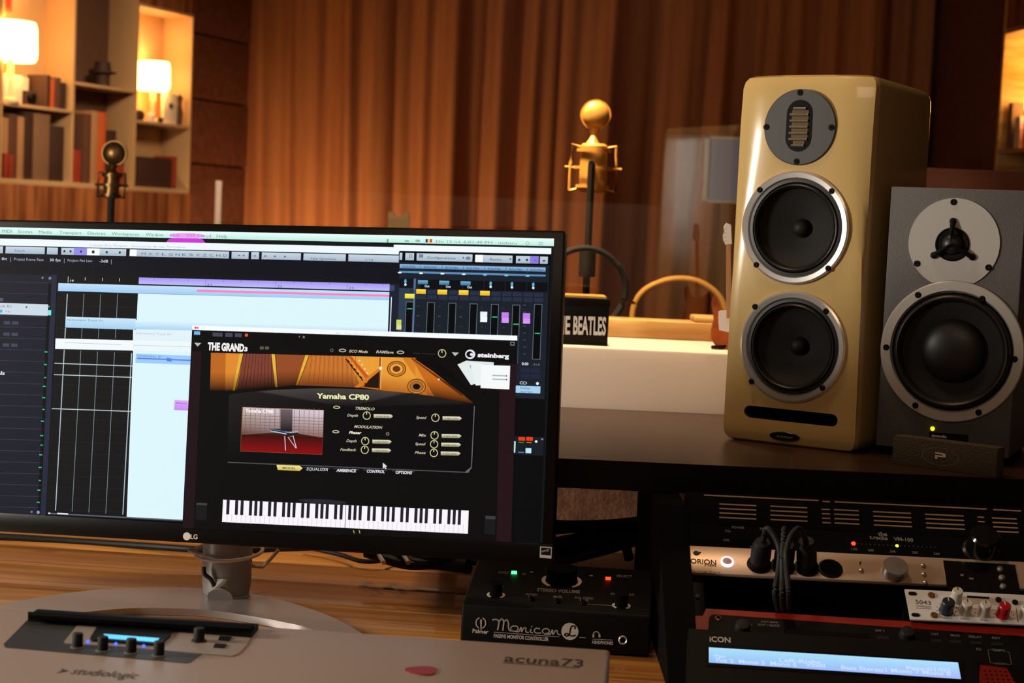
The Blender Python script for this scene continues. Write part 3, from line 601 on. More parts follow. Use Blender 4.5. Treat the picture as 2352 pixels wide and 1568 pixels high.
# plate is cut by the woofer ring
pts2 = []
for p in pts:
    d = V(p)-V(gW); 
    pts2.append(p if d.length > rGW*1.003 else tuple(V(gW)+d.normalized()*rGW*1.003))
m.prism(G_, pts2, -.001, .002); m.build('tweeter_plate', MT['silver'], gs)
def driver_g():
    P, c, R = G_, gW, rGW
    MB().ring(P, c, [(R, -.001), (R, .003), (R*.985, .0042), (R*.865, .0042), (R*.85, .001), (R*.85, -.003), (R*.99, -.003)], 72).build('woofer_ring', MT['silver'], gs)
    prof = [(R*.848, .0)]
    for k in range(9): t = math.pi*k/8; prof.append((R*(.83-.13*k/8), -.002+.008*math.sin(t)))
    prof += [(R*.70, -.006), (R*.84, -.008)]
    MB().ring(P, c, prof, 64).build('surround', MT['surround'], gs)
    MB().ring(P, c, [(R*.71, -.004), (R*.70, -.003), (R*.45, -.013), (R*.42, -.03), (R*.72, -.03)], 64).build('cone', MT['cone'], gs)
    MB().lathe(P, c, [(R*.46, -.016)]+[(R*.46*math.cos(k*math.pi/16), -.0135+.018*math.sin(k*math.pi/16)) for k in range(9)], 56).build('dust_cap', MT['surround'], gs)
    for x, y in ((2110, 677), (2257, 686), (2037, 797), (2331, 824), (2104, 930), (2249, 946)):
        MB().lathe(P, P.loc(x, y), [(.0042, .003), (.0042, .0048), (.003, .006), (.0015, .006), (0, .005)], 14).build('screw', MT['black'], gs)
driver_g()
for x, y in ((2191, 464), (2107, 605), (2271, 614)): MB().lathe(G_, G_.loc(x, y), [(.0042, .0018), (.0042, .003), (.003, .0042), (.0015, .0042), (0, .0034)], 14).build('screw', MT['black'], gs)
m = MB(); c = G_.loc(2188, 561); rt_ = .0222
m.lathe(G_, c, [(rt_, .0015), (rt_, .0034), (rt_*.94, .004), (rt_*.9, .0022), (0, .0021)], 40).build('tweeter_recess', MT['black'], gs)
MB().lathe(G_, c, [(rt_*.62*math.cos(k*math.pi/14), .0022+.009*math.sin(k*math.pi/14)) for k in range(8)], 32).build('tweeter_dome', MT['surround'], gs)
for x, y in ((2190, 508), (2146, 586), (2234, 590)):
    e_ = G_.loc(x, y); A = G_.pt(e_[0], e_[1], .004); B = G_.pt(c[0], c[1], .014); MB().tube([A, A*.55+B*.45+G_.n*.002, B], .0026, 10, [.0038, .0026, .0013]).build('guard_arm', MT['black'], gs)
    MB().lathe(G_, e_, [(.0045, .0018), (.0045, .0045), (0, .0055)], 14).build('guard_foot', MT['black'], gs)
MB().lathe(G_, G_.loc(2142, 984), [(.0028, 0), (.0028, .001), (0, .0022)], 14).build('indicator_light', MT['led_yellow'], gs)
m = MB(); pq(m, G_, [(2135, 992), (2224, 998), (2224, 1015), (2135, 1008)], -.001, .002); m.build('badge', MT['black'], gs)
m = MB(); text(m, G_, 'dynaudio', (2140, 1002), (2175, 1005), 6, .0024, None, .03); m.build('badge_lettering', MT['print_pale'], gs, 0)
# small textured box in front of the grey loudspeaker
a_, b_ = atz(2048, 1064, SZ), atz(2287, 1097, SZ); e_ = (b_-a_); Lb = e_.length; e_.normalize(); Bx = PL(a_, e_, (0, 0, 1)); hb = Bx.loc(2290, 1029)[1]
bx = thing('box', 'small taupe textured box with pale oval emblem in front of the grey loudspeaker', 'box', (a_+b_)/2-Bx.n*.012)
MB().box(Bx, 0, Lb, 0, hb, -.024, 0, .001).build('box_body', MT['pad_foam'], bx)
m = MB(); ec = Bx.loc(2160, 1048); ew = (Bx.loc(2203, 1048)[0]-Bx.loc(2118, 1048)[0])/2; eh = (Bx.loc(2160, 1028)[1]-Bx.loc(2160, 1068)[1])/2
for k in range(44):
    t = 2*math.pi*k/44; m.quad(Bx, [(ec[0]+ew*math.cos(t+q)*s, ec[1]+eh*math.sin(t+q)*s) for q, s in ((0, 1), (.07, 1), (.07, .985), (0, .985))][::-1], .0005)
u_ = ew*.062; x0 = ec[0]-4.6*u_; y0 = ec[1]
for r_ in ([(0, 3.0, 7.0, 5.2)], [(0, -.7, 7, 1.3)], [(6.6, -.4, 9.2, 4.6)], [(0, -3.6, 2.2, -1.2)]):
    for x_0, y_0, x_1, y_1 in r_: m.quad(Bx, [(x0+x_0*u_, y0+y_0*u_*.62), (x0+x_1*u_, y0+y_0*u_*.62), (x0+x_1*u_, y0+y_1*u_*.62), (x0+x_0*u_, y0+y_1*u_*.62)], .0006)
m.build('emblem', MT['print_pale'], bx, 0)
# wooden box behind the grey loudspeaker
A = at(2052, 402, 2.66); zt_ = at(2200, 391, 2.66).z; zt2 = z_sill
t = tag(wbox(MB(), A.x+.0, A.x+.45, 2.60, 2.80, zt2, zt_, .006).build('wooden_box', MT['dark_panel_wood']), 'brown wooden box on the sill behind the grey loudspeaker', 'box')

# ================================================================ THINGS ON THE WINDOW SILL
Yb = 2.60; A, B = at(1262, 795, Yb), at(1395, 797, Yb); tp_ = at(1395, 700, Yb).z
S_ = PL((A.x, Yb, z_sill), (1, 0, 0), (0, 0, 1)); Wb = B.x-A.x; Hb = tp_-z_sill
bt = thing('box', 'black box with large condensed white lettering on the window sill', 'box', (A.x+Wb/2, Yb+.06, z_sill))
MB().box(S_, 0, Wb, 0, Hb, -.12, 0, .001).build('box_body', MT['black'], bt)
MB().box(S_, -.001, Wb+.001, Hb-.004, Hb+.009, -.121, .001, .001).build('box_lid', MT['black'], bt)
MB().box(S_, .004, Wb-.004, Hb+.009, Hb+.012, -.1, -.02).build('lid_strip', MT['gold'], bt)
m = MB(); text(m, S_, 'THE', (1264, 765), (1309, 766), 40, .0015, None, .03); text(m, S_, 'BEATLES', (1316, 766), (1391, 768.5), 40, .0015, None, .03); m.build('lettering', MT['print_pale'], bt, 0)
# miniature guitar leaning on the sill
Yg = 2.64; Pg = PL(at(1650, 810, Yg), (1, 0, -.05), (-.0, 0, 1)); gt = thing('miniature_guitar', 'small sunburst toy guitar with white pickguard beside the cream loudspeaker', 'guitar', V((Pg.o.x, Yg, z_sill)))
def gp(l): return [Pg.loc(*p) for p in l]
MB().prism(Pg, gp([(1634, 780), (1633, 757), (1641, 735), (1640, 718), (1636, 700), (1638, 684), (1645, 678), (1650, 690), (1656, 706), (1664, 712), (1680, 712), (1696, 700), (1706, 690), (1708, 715), (1706, 740), (1712, 770), (1706, 800), (1680, 806), (1650, 802)][::-1]), -.012, 0).build('body', MT['sunburst'], gt)
MB().prism(Pg, gp([(1650, 715), (1657, 712), (1680, 712), (1690, 735), (1684, 765), (1652, 758), (1650, 740)][::-1]), 0, .0015).build('pickguard', MT['print_pale'], gt)
MB().prism(Pg, gp([(1668, 730), (1668, 560), (1677, 560), (1679, 730)][::-1]), .0015, .006).build('neck', MT['book_tan'], gt)
MB().prism(Pg, gp([(1666, 562), (1661, 550), (1660, 540), (1664, 536), (1662, 520), (1668, 512), (1678, 516), (1680, 560)][::-1]), .0005, .005).build('headstock', MT['print_pale'], gt)
for k in range(4): MB().tube([Pg.pt(*Pg.loc(1661-(k % 2), 526+9*k), .004), Pg.pt(*Pg.loc(1668, 526+9*k), .004)], .0012, 6).build('tuner', MT['chrome'], gt)
q = V((Pg.pt(*Pg.loc(1633, 805)).x, Yg-.012, z_sill)); MB().tube([q+V((0, 0, .004)), q+V((.02, .012, .004)), q+V((.045, .03, .02)), q+V((.045, .03, .07))], .003, 8).build('stand', MT['black'], gt)

# ================================================================ MONITOR
Mo = V((.055, 1.8404, CZ-.0059)); me_ = V((.98167, -.18883, .02574)); mu = V((-.0063, .10285, .99468))
S = PL(Mo, me_, mu)
WM_, HM_ = .832, .379
a0 = atz(520, 1357, DZ+.01)
mo = thing('monitor', 'large black widescreen monitor showing a music program', 'monitor', (a0.x, a0.y, DZ))
MB().box(S, -WM_, .0, -HM_, 0, -.018, 0, .003).build('bezel', MT['bezel'], mo)
MB().box(S, -WM_+.0005, -.0005, -HM_, -HM_+.0225, 0, .0012, .0005).build('chin_strip', MT['bezel'], mo)
MB().box(S, -WM_+.03, -.03, -HM_+.03, -.03, -.045, -.017, .01).build('back_cover', MT['bezel'], mo)
sb = [S.loc(-300, 505), S.loc(1267, 551), S.loc(1253, 1241)]
sx0, sx1, sy1, sy0 = -WM_+.012, S.loc(1267, 700)[0], S.loc(700, 538)[1]+.001, -HM_+.0235
scm = MB(); LY = .00012
def sq(pts, col, ly=1): scm.add([S.pt(*S.loc(*p), .0004+LY*ly) for p in reversed(pts)], [[0, 1, 2, 3] if len(pts) == 4 else list(range(len(pts)))], [list(reversed(col))] if isinstance(col[0], tuple) else col)
def sr(x0, y0, x1, y1, col, ly=1):     # rectangle in the screen's own axes: top-left and bottom-right pixel; colour or (top, bottom)
    A, B = S.loc(x0, y0), (S.loc(x1, y0)[0], S.loc(x1, y1)[1]); q = [(A[0], B[1]), (B[0], B[1]), (B[0], A[1]), (A[0], A[1])]
    c = [[col[1], col[1], col[0], col[0]]] if isinstance(col[0], tuple) else col
    scm.add([S.pt(a, b, .0004+LY*ly) for a, b in q], [[0, 1, 2, 3]], c)
def st_(s, p0, p1, h, col, ly=8, bold=0, shear=0): text(scm, S, s, p0, p1, h, .0004+LY*ly, col, bold, shear)
def se(x, y, r, col, ly=7, r2=None, n=20):
    c = S.loc(x, y); k = 1/2030; o1 = [(c[0]+r*k*math.cos(2*math.pi*i/n), c[1]+(r2 or r)*k*math.sin(2*math.pi*i/n)) for i in range(n)]
    scm.add([S.pt(a, b, .0004+LY*ly) for a, b in o1], [list(range(n))], col)
def ring_(x, y, r, t, col, ly=7, bg=(12, 11, 12)): se(x, y, r, col, ly); se(x, y, r-t, bg, ly+1)
def sl_(x, y): return y                # readability
scm.quad(S, [(sx0, sy0), (sx1, sy0), (sx1, sy1), (sx0, sy1)], .0004, (22, 22, 26))
WH = (240, 250, 255)
def yl(x, y0, s=.0232): return y0+s*x  # follows the top edge's slope in the picture
# menu bar
scm.quad(S, [(sx0, S.loc(0, 538)[1]), (sx1, S.loc(0, 538)[1]), (sx1, sy1), (sx0, sy1)], .0004+LY, [[(190, 240, 225), (190, 240, 225), (238, 255, 252), (238, 255, 252)]])
for s, x0, x1 in (('MIDI', 5, 28), ('Scores', 42, 75), ('Media', 90, 120), ('Transport', 137, 188), ('Devices', 202, 243), ('Workspaces', 257, 320), ('Window', 335, 376), ('Hub', 392, 413), ('VST Cloud', 428, 485), ('Help', 498, 523)):
    st_(s, (x0, yl(x0, 534)), (x1, yl(x1, 534)), 7, (105, 150, 145) if s not in ('Hub', 'VST Cloud') else (190, 110, 200), 4)
se(430, 541, 46, (238, 165, 240), 2, 6); 
for s, x0, x1 in (('Do 15 iul. 6:01:49 PM', 1002, 1131), ('mshtru', 1145, 1188)): st_(s, (x0, yl(x0, 534)), (x1, yl(x1, 534)), 6, (120, 160, 150), 4)
for i, c in enumerate(((40, 50, 160), (240, 220, 60), (220, 60, 40))): sr(978+5*i, 549, 983+5*i, 557, c, 4)
ring_(1212, 559, 4, 1, (110, 140, 130), 4, (215, 248, 240)); se(960, 553, 6, (150, 180, 170), 4, 3); sr(889, 549, 893, 557, (130, 160, 150), 4); sr(930, 552, 940, 555, (130, 160, 150), 4)
for k in range(3): sr(1237, 556+4*k, 1248, 557.5+4*k, (120, 150, 140), 4)
# magenta blob in the dark gap
scm.add([S.pt(*S.loc(380, 559), .0004+LY), S.pt(*S.loc(475, 561), .0004+LY), S.pt(*S.loc(466, 550), .0004+LY), S.pt(*S.loc(450, 545.5), .0004+LY), S.pt(*S.loc(405, 544.5), .0004+LY), S.pt(*S.loc(388, 549), .0004+LY)], [[0, 1, 2, 3, 4, 5]], (205, 60, 215))
# project window
sr(-330, 540.5, 918, 590, WH, 2); sr(-330, 556, 918, 640, (20, 20, 28), 3)
st_('Cubase Pro Project - Concerto de sax Portolino', (205, 565), (426, 570), 5, (180, 188, 200), 4)
BTN = ((200, 215, 228), (168, 186, 202))
for x0, x1 in ((-60, 8), (14, 104), (109, 134), (142, 291), (299, 527), (533, 572), (578, 596), (602, 692), (698, 795), (801, 917)):
    sr(x0, yl(x0, 565.5), x1, yl(x1, 581.5), BTN, 4)
sr(171, 569, 201, 586, (150, 140, 235), 5); sr(201, 570, 230, 586.5, (250, 252, 255), 5); sr(299, 572.5, 315, 588.5, (252, 253, 255), 5)
st_('Touch', (33, 578), (58, 578.5), 5, (80, 95, 110), 6); st_('Use Quantize', (715, 596), (773, 597.5), 5, (60, 75, 90), 6); st_('1/16', (840, 599), (858, 599.5), 5, (80, 95, 110), 6)
for i, x in enumerate((149, 163, 187, 215, 246, 276)): 
    se(x, yl(x, 573.5), 3 if i != 3 else 4, (50, 60, 80), 6)
for i in range(13): x = 326+15.6*i; st_('MXYLQNKSVZCHD'[i], (x, yl(x, 578)), (x+9, yl(x+9, 578)), 6, (95, 108, 122), 6)
for x in (550, 560, 586, 610, 632, 655): se(x, yl(x, 574), 3, (110, 125, 140), 6, 2)
for s, x0, x1, c in (('Project Frame Rate', 33, 101, (150, 160, 180)), ('30 fps', 115, 140, (210, 220, 235)), ('Project Pan Law', 156, 213, (150, 160, 180)), ('-3dB', 229, 249, (210, 220, 235)), ('44 Bit', -10, 17, (200, 210, 225))):
    st_(s, (x0, yl(x0, 597)), (x1, yl(x1, 597)), 6, c, 5, .01)
for x in (25, 148, 256): sr(x, yl(x, 590), x+1.5, yl(x, 601), (130, 140, 160), 5)
# track list
sr(-330, 620, 128, 1190, (31, 32, 44), 4); sr(120, 631, 132, 1190, (40, 42, 62), 5); sr(112, 652, 119, 1186, (14, 16, 18), 6)
for k in range(22): y = 646+25.8*k; sr(-330, y-7, 112-k*1.1, y+.9+1.8, (58, 60, 74), 5)if 0 else sq([(-250, y-6), (113-k, y+3), (113-k, y+4.3), (-250, y-4.7)], (56, 58, 72), 6)
sq([(-200, 689), (112, 699), (111, 725), (-200, 716)], (206, 220, 232), 7); st_('track 01', (-12, 705), (27, 706.5), 6, (110, 120, 135), 8)
sr(-6, 710.5, 7, 718, (80, 180, 215), 8); st_('< w', (14, 717), (24, 717.5), 4, (70, 80, 90), 8); se(62, 705, 2.5, (100, 110, 120), 8)
sr(112, 712, 119, 724, (120, 240, 220), 8)
for k, y in enumerate((704, 808, 837, 867, 887, 913, 940, 967, 1000, 1022, 1044, 1073, 1103, 1125, 1153)):
    x = 113-(y-704)*.052; sr(x-(4 if k % 3 else 2), y-1.5, x+3, y+1.5, (60, 190, 130), 8)
for y in (741, 767, 792):
    for x0 in (-14, 10, 29): sr(x0-(y-741)*.05, y-4+x0*.02, x0+15-(y-741)*.05, y+4+x0*.02, (66, 70, 90), 6)
st_('als', (-4, 860), (12, 860.5), 8, (225, 230, 240), 7, .03); se(99, 638, 3, (120, 125, 140), 8); se(116, 639, 4, (120, 125, 140), 8)
se(89, 1176, 4, (150, 155, 185), 8); se(74, 1175, 3, (110, 115, 140), 8); sr(-4, 684, 9, 692, (80, 84, 110), 7)
# arrangement
sr(133, 631, 905, 1214, (24, 24, 25), 4)
for k in range(19): y = 700+26.1*k; sq([(133-(y-700)*.055, y), (310-(y-700)*.055, y+5), (310-(y-700)*.055, y+6), (133-(y-700)*.055, y+1)], (33, 34, 36), 5)
for x, y in ((157, 635), (196, 637), (236, 638), (275, 639)): sr(x, y, x+1.6, y+(14 if x == 157 else 7), (190, 195, 205), 6)
st_('19', (162, 647), (170, 647.3), 5, (210, 215, 225), 6, .02)
sr(320, 637, 905, 668, ((165, 150, 245), (192, 188, 250)), 6)
for i, x in enumerate((354, 394, 433, 473, 514, 554, 594, 634, 676, 716, 757, 798, 840, 880)):
    sr(x, yl(x, 630+(0 if i % 4 == 3 else 1)), x+1, yl(x, 645 if i % 4 == 3 else 636), (120, 112, 200), 7)
for s, x in (('21', 476), ('22', 638), ('23', 802)): st_(s, (x, yl(x, 645)), (x+11, yl(x+11, 645)), 5, (80, 80, 170), 8)
LB = ((196, 226, 250), (160, 204, 245)); PALE = (222, 247, 253)
sr(135, 650, 905, 690, LB, 6); sq([(453, 665), (905, 677), (905, 682), (453, 670)], (255, 130, 190), 8)
sq([(318, 674), (905, 690), (905, 790), (312, 790)], PALE, 7)
sq([(312, 735), (905, 752), (905, 768), (311, 756)], [PALE, PALE, (170, 210, 245), (170, 210, 245)], 8)
sq([(152, 727), (313, 732), (311, 757), (151, 752)], [(205, 232, 250), (205, 232, 250), (165, 208, 242), (165, 208, 242)], 8)
st_('Instrument Track 01', (155, 736), (236, 739), 5, (110, 140, 160), 9)
sq([(307, 757), (446, 763), (445, 808), (306, 806)], (228, 243, 250), 9); sq([(307, 800), (446, 805), (421, 1196), (292, 1188)], PALE, 8)
st_('Instrument Track 01', (313, 767), (393, 770), 5, (180, 190, 200), 10)
sq([(129, 777), (445, 785), (444, 808), (128, 801)], (242, 250, 255), 9); sq([(150, 786), (280, 791), (280, 792), (150, 787)], (180, 190, 195), 10); sq([(307, 792), (443, 796), (443, 797), (307, 793)], (190, 200, 205), 10)
sq([(313, 812), (443, 817), (442, 838), (312, 833)], (160, 204, 250), 10); sq([(316, 821), (440, 826), (440, 829), (316, 824)], (90, 130, 230), 11); sq([(384, 821), (395, 823), (396, 831), (384, 829)], (90, 130, 230), 12)
st_('Chemineas_01', (318, 819), (372, 821), 5, (90, 130, 190), 12)
sq([(402, 918), (438, 920), (437, 943), (401, 941)], [(225, 170, 245), (225, 170, 245), (200, 140, 250), (200, 140, 250)], 10); st_('Mono', (406, 927), (430, 928), 4, (90, 40, 160), 11)
for i, x in enumerate((154.5, 193, 231.5, 270.5, 309.5)):
    c = (170, 188, 194) if i in (0, 4) else (112, 126, 132); w_ = 2.2 if i in (0, 4) else 1.6; x2 = x-28-.5*i
    for y0, y1 in ((675, 728+i), (753, 777)) if i < 4 else (): sq([(x-(y0-675)*.054, y0), (x-(y0-675)*.054+w_, y0), (x-(y1-675)*.054+w_, y1), (x-(y1-675)*.054, y1)], c, 6)
    y0, y1 = 803+i*2, 1172+i*2.3; sq([(x-(y0-675)*.0545, y0), (x-(y0-675)*.0545+w_, y0), (x-(y1-675)*.0545+w_, y1), (x-(y1-675)*.0545, y1)], c, 6)
for y0, x0, x1 in ((833, 126, 308), (859, 125, 307), (937, 120, 303)): sq([(x0, y0), (x1, y0+6.5), (x1, y0+8.5), (x0, y0+2)], (190, 200, 206), 7)
sq([(112, 1177), (421, 1193), (421, 1196), (112, 1180)], (90, 96, 110), 9); sq([(133, 1177), (158, 1178.5), (158, 1181.5), (133, 1180)], (235, 240, 245), 10); sq([(112, 1176.5), (117, 1176.7), (117, 1179.7), (112, 1179.5)], (235, 240, 245), 10)
# mixer window
sr(905, 562, 1267, 586, (245, 252, 255), 5); sr(918, 576, 1267, 1250, (12, 12, 14), 6); sr(918, 602, 1263, 917, (28, 33, 43), 7)
sr(896, 652, 918, 766, (30, 34, 50), 9); sr(899, 682, 901, 765, (230, 240, 245), 10); sr(896, 655, 907, 668, (60, 70, 110), 10)
for x0, x1 in ((919, 925), (932, 952), (958, 1086), (1092, 1178), (1186, 1238), (1241, 1259)): sr(x0, yl(x0-918, 580.5, .027), x1, yl(x1-918, 597, .027), BTN, 8)
sr(1218, 588, 1238, 605.5, (140, 125, 225), 9); sr(1093, 585, 1110, 602, (250, 252, 255), 9)
st_('Configurations', (982, 593.5), (1047, 595.5), 5, (50, 60, 75), 10); st_('Racks', (1126, 598), (1153, 598.8), 5, (50, 60, 75), 10)
ring_(944, 588, 4, 1.2, (80, 90, 105), 9, (185, 200, 215)); sr(963, 584, 973, 592, (120, 132, 146), 10); se(1076, 593, 6, (120, 132, 146), 10, 4); se(1065, 592, 2, (80, 90, 100), 10); se(1173, 595, 2, (70, 80, 90), 10)
for x in (1193, 1211): se(x, 597, 3, (60, 70, 85), 10)
se(1250, 599, 3.5, (70, 80, 95), 10, 2); st_('c', (1228, 599.5), (1233, 599.6), 5, (60, 50, 160), 10)
sr(919, 606.5, 1254, 624, ((150, 190, 228), (100, 142, 190)), 8); sr(918, 622, 1254, 635, (92, 140, 185), 8)
sr(918, 618.5, 1254, 628, (30, 40, 58), 9)if 0 else None
sq([(918, 619), (1254, 629), (1254, 631), (918, 621)], (28, 36, 52), 9)
for k in range(7):
    x = 926+48.9*k; st_('ROUTIN', (x, yl(x-926, 614.6, .0265)), (x+28, yl(x-898, 614.6, .0265)), 5, (40, 60, 90), 9); se(919+48.9*k, yl(48.9*k, 626, .0265), 5, (225, 245, 250) if k < 4 else (120, 200, 225), 9, 2)
    if k: x = 918+48.9*k; sr(x, yl(x-918, 607, .0265), x+1, yl(x-918, 618, .0265), (60, 90, 130), 9)
sr(918, 640, 955, 770, (46, 60, 80), 8); sr(952, 640, 956, 775, (86, 112, 148), 9)
for k in range(7):
    x = 918+48.9*k; d = 1.28*k
    if k: sr(x, 640+d, x+47, 663+d, (14, 15, 20), 8)
    else: sr(918, 640, 950, 662, (16, 18, 24), 9)
    if k in (1, 2, 3): sr(x-6+d*0, 642+d, x+17, 652+d, ((110, 180, 215), (50, 105, 145)), 10); st_('Out', (x+9, 658+d), (x+20, 658.3+d), 5, (210, 225, 240), 10, .03)
    else: se(x+14 if k else 932, 646+d, 3, (90, 180, 215), 10, 5); se(x+14 if k else 932, 653.5+d, 3, (225, 235, 245), 10, 3)
    x -= 8 if k else 0
    for i in range(2):
        for j in range(2):
            if k == 0 and i == 0: continue
            sr(x+i*24, 664+d+j*12+i*.5, x+21+i*24, 674+d+j*12+i*.5, (40, 48, 68), 9)
    if k in (1, 2, 3, 4): sr(x-2, 662.5+d, x+20, 674+d, ((255, 225, 80), (235, 175, 20)), 10)
    if k == 0: sr(931, 674.5, 953, 685.5, ((245, 240, 90), (225, 215, 40)), 11)
    mx = 935+48.9*k; sr(mx-2, 692.5+d*1.1, mx+16, 775, (96, 104, 118), 9) if k < 6 else sr(mx-1, 698, mx+18, 826, (96, 104, 118), 9)
    sr(mx-.5, 694+d*1.1, mx+14.5, 776, (9, 10, 12), 10) if k < 6 else sr(mx+.5, 699.5, mx+16.5, 824.5, (9, 10, 12), 10)
    for j in range(3 if k < 6 else 8):
        if k: sr(mx-26, 701+d+22*j if k < 6 else 700+16*j, mx-20, 702.3+d+22*j if k < 6 else 701.3+16*j, (92, 98, 112) if (j == 1 or k == 6) else (60, 66, 80), 9)
def fader(x0, y0, x1, y1, ct, cb_): sr(x0, y0, x1, (y0+y1)/2+1, ct, 11); sr(x0, (y0+y1)/2+.5, x1, y1, cb_, 11)
fader(911.5, 734, 923, 757, (205, 215, 90), (225, 225, 150)); fader(1104, 715.5, 1120, 740, (235, 245, 250), (245, 250, 255)); fader(1153, 717, 1169.5, 741.5, (195, 130, 235), (215, 150, 250)); fader(1202, 719, 1218.5, 743.5, (195, 130, 235), (215, 150, 250))
for x, y in ((936, 709), (1131, 728), (1180, 744.5), (1229, 765.5)): sr(x, y-1.3, x+12, y+1.3, (50, 200, 130), 12)
sr(1191, 776, 1192, 835, (80, 88, 100), 9)
st_('0.00', (1199, 838), (1214, 838.6), 6, (215, 222, 230), 9, .03); st_('-31.0', (1223, 839), (1240, 839.6), 5, (120, 126, 136), 9)
for i in range(2):
    for j in range(2): sr(1197+i*23, 844+j*14+i*.6, 1218+i*23, 856+j*14+i*.6, (34, 40, 62), 9)
se(1199, 879, 5, (200, 205, 212), 9, 3.5); se(1206, 879.4, 5, (200, 205, 212), 9, 3.5); se(1199, 879, 3.4, (14, 15, 20), 10, 2); se(1206, 879.4, 3.4, (14, 15, 20), 10, 2); se(1235, 880.5, 3.4, (240, 242, 245), 9)
sr(1184, 885, 1242, 903.5, (165, 208, 240), 9); st_('Delay', (1196, 893), (1218, 894), 5, (70, 100, 140), 10); st_('stereo', (1196, 901), (1223, 902), 5, (70, 100, 140), 10)
# small control panel low right
sr(1183, 1001, 1250, 1046, (26, 30, 36), 8); sr(1180.5, 1013, 1185, 1039, (190, 240, 240), 10)
for x, c in ((1191.5, (60, 160, 60)), (1209.5, (210, 130, 30))): sr(x, 1003, x+15, 1012, (240, 60, 24), 9); sr(x, 1014.5, x+12, 1017, c, 9)
sr(1190.5, 1037, 1204, 1039.5, (60, 160, 220), 9); sr(1208, 1028.5, 1221, 1040.5, (190, 235, 245), 9); se(1232, 1013.5, 3, (235, 240, 245), 9); st_('x', (1243, 1010), (1249, 1010), 6, (170, 175, 180), 9)
# instrument window
sq([(443, 747), (1189, 771), (1175, 1244), (420, 1212)], (15, 13, 14), 13)
sq([(443, 747), (1189, 771), (1189, 782), (443, 757.5)], (247, 252, 255), 16); se(451, 752.5, 3, (240, 90, 80), 17); se(456, 752.7, 2.5, (240, 110, 100), 17)
st_('3S - The Grand 3', (772, 767), (848, 769.5), 4, (200, 205, 212), 17)
sq([(441, 806), (465, 807), (446, 1213), (421, 1212)], (34, 20, 25), 14); sq([(1150, 835), (1187, 836), (1175, 1244), (1141, 1242)], (38, 20, 25), 14)
sr(447.5, 760.5, 461.5, 769, (110, 185, 240), 15)
for x0, x1 in ((490, 513), (519, 536), (541, 557)): sr(x0, yl(x0-490, 763.5, .03), x1, yl(x1-490, 772.5, .03), (70, 72, 86), 15)
se(567.5, 769.5, 4, (235, 90, 50), 15); se(689, 773, 2, (110, 112, 120), 15); se(699, 774, 3, (110, 112, 120), 15); sr(1173, 784.5, 1183, 793.5, (120, 124, 130), 15); sr(1175, 786.5, 1181, 791.5, (15, 14, 15), 16)
st_('THE GRAND', (478.5, 803), (562, 807), 16.5, (242, 242, 240), 16, .055); st_('3', (562.5, 806), (570, 806.3), 9, (242, 242, 240), 16, .05)
def tri(x, y, s, c): scm.add([S.pt(*S.loc(*p), .0004+LY*16) for p in ((x-s, y-s*.5), (x-s*.1, y+s*.6), (x+s, y-s*.4))], [[0, 1, 2]], c)
tri(456, 791, 8, (190, 190, 190)); tri(1047, 813, 8, (190, 190, 185))
for x in (603, 615): sr(x-4.5, 795.5, x+4.5, 802.5, (96, 84, 66), 15)
CR = (205, 196, 170)
def toggle(x, y): se(x, y, 9, CR, 16, 4); se(x, y, 6.5, (16, 14, 14), 17, 2.2)
ring_(763.5, 804.5, 4, 1.5, (110, 105, 100), 16); toggle(788, 804.7); st_('ECO Mode', (803, 809), (846, 810.5), 6, CR, 16, .02, .25); st_('RAMSave', (865, 810.5), (905, 812), 6, CR, 16, .02, .25); toggle(921, 809)
st_('Main Volume', (950, 813), (1000, 814.5), 4, (60, 52, 42), 16)
def knob_(x, y, r=9.5): ring_(x, y, r, 1.9, (200, 196, 140), 16, (16, 14, 13)); sr(x-.8, y-r*.75, x+.8, y-1, (230, 228, 220), 18)
knob_(1016.5, 811.5, 10); se(1081, 813.5, 12, (235, 232, 245), 16, 11); se(1080, 813.5, 8.2, (15, 13, 14), 17, 7.2); se(1084, 814, 3.6, (235, 232, 245), 18)
st_('steinberg', (1098, 819.5), (1170, 822.5), 9.5, (240, 240, 248), 16, .045)
# piano picture: clockwise from top left, warm bands and struts
DK = (24, 12, 8)
def band(x0, x1, xb0, xb1, ct, cb_, ly=14):
    yt0, yt1 = 810+(x0-487)*.0245, 810+(x1-487)*.0245
    def yb(x): return 904-22*math.exp(-((x-745)/150)**2)+(x-745)*.02+max(0, x-960)*.12
    mid = [( (x0+xb0)/2, (yt0+yb(xb0))/2), ((x1+xb1)/2, (yt1+yb(xb1))/2)]
    sq([(x0, yt0), (x1, yt1), mid[1], mid[0]], [ct, ct, ct, ct], ly); sq([mid[0], mid[1], (xb1, yb(xb1)), (xb0, yb(xb0))], [ct, ct, cb_, cb_], ly)
band(486, 521, 484, 519, (190, 105, 36), DK); band(520, 560, 518, 545, (225, 140, 50), (60, 28, 12)); band(556, 700, 540, 640, (150, 78, 44), DK); band(560, 625, 545, 634, (128, 66, 50), DK, 14.5)
band(628, 706, 634, 682, (150, 76, 38), (50, 24, 14)); band(704, 800, 680, 830, (196, 112, 44), (120, 58, 24)); band(796, 945, 815, 1000, (236, 158, 56), (180, 98, 30)); band(925, 955, 985, 1090, (200, 108, 30), (70, 30, 10))
for k in range(9): x = 568+7*k; band(x, x+1.4, x-12+1.6*k, x-10.5+1.6*k, (90, 40, 28), DK, 15)
for k in range(22): x = 712+5*k; band(x, x+1.2, x-8+.6*k, x-7+.6*k, (170, 88, 36) if k % 2 else (215, 135, 62), (90, 42, 18), 15)
for x0, x1 in ((552, 536), (625, 634), (703, 681)): band(x0, x0+8, x1, x1+5, (232, 182, 60), (120, 84, 20), 16); band(x0+8, x0+9.5, x1+5, x1+6, (60, 26, 14), DK, 16)
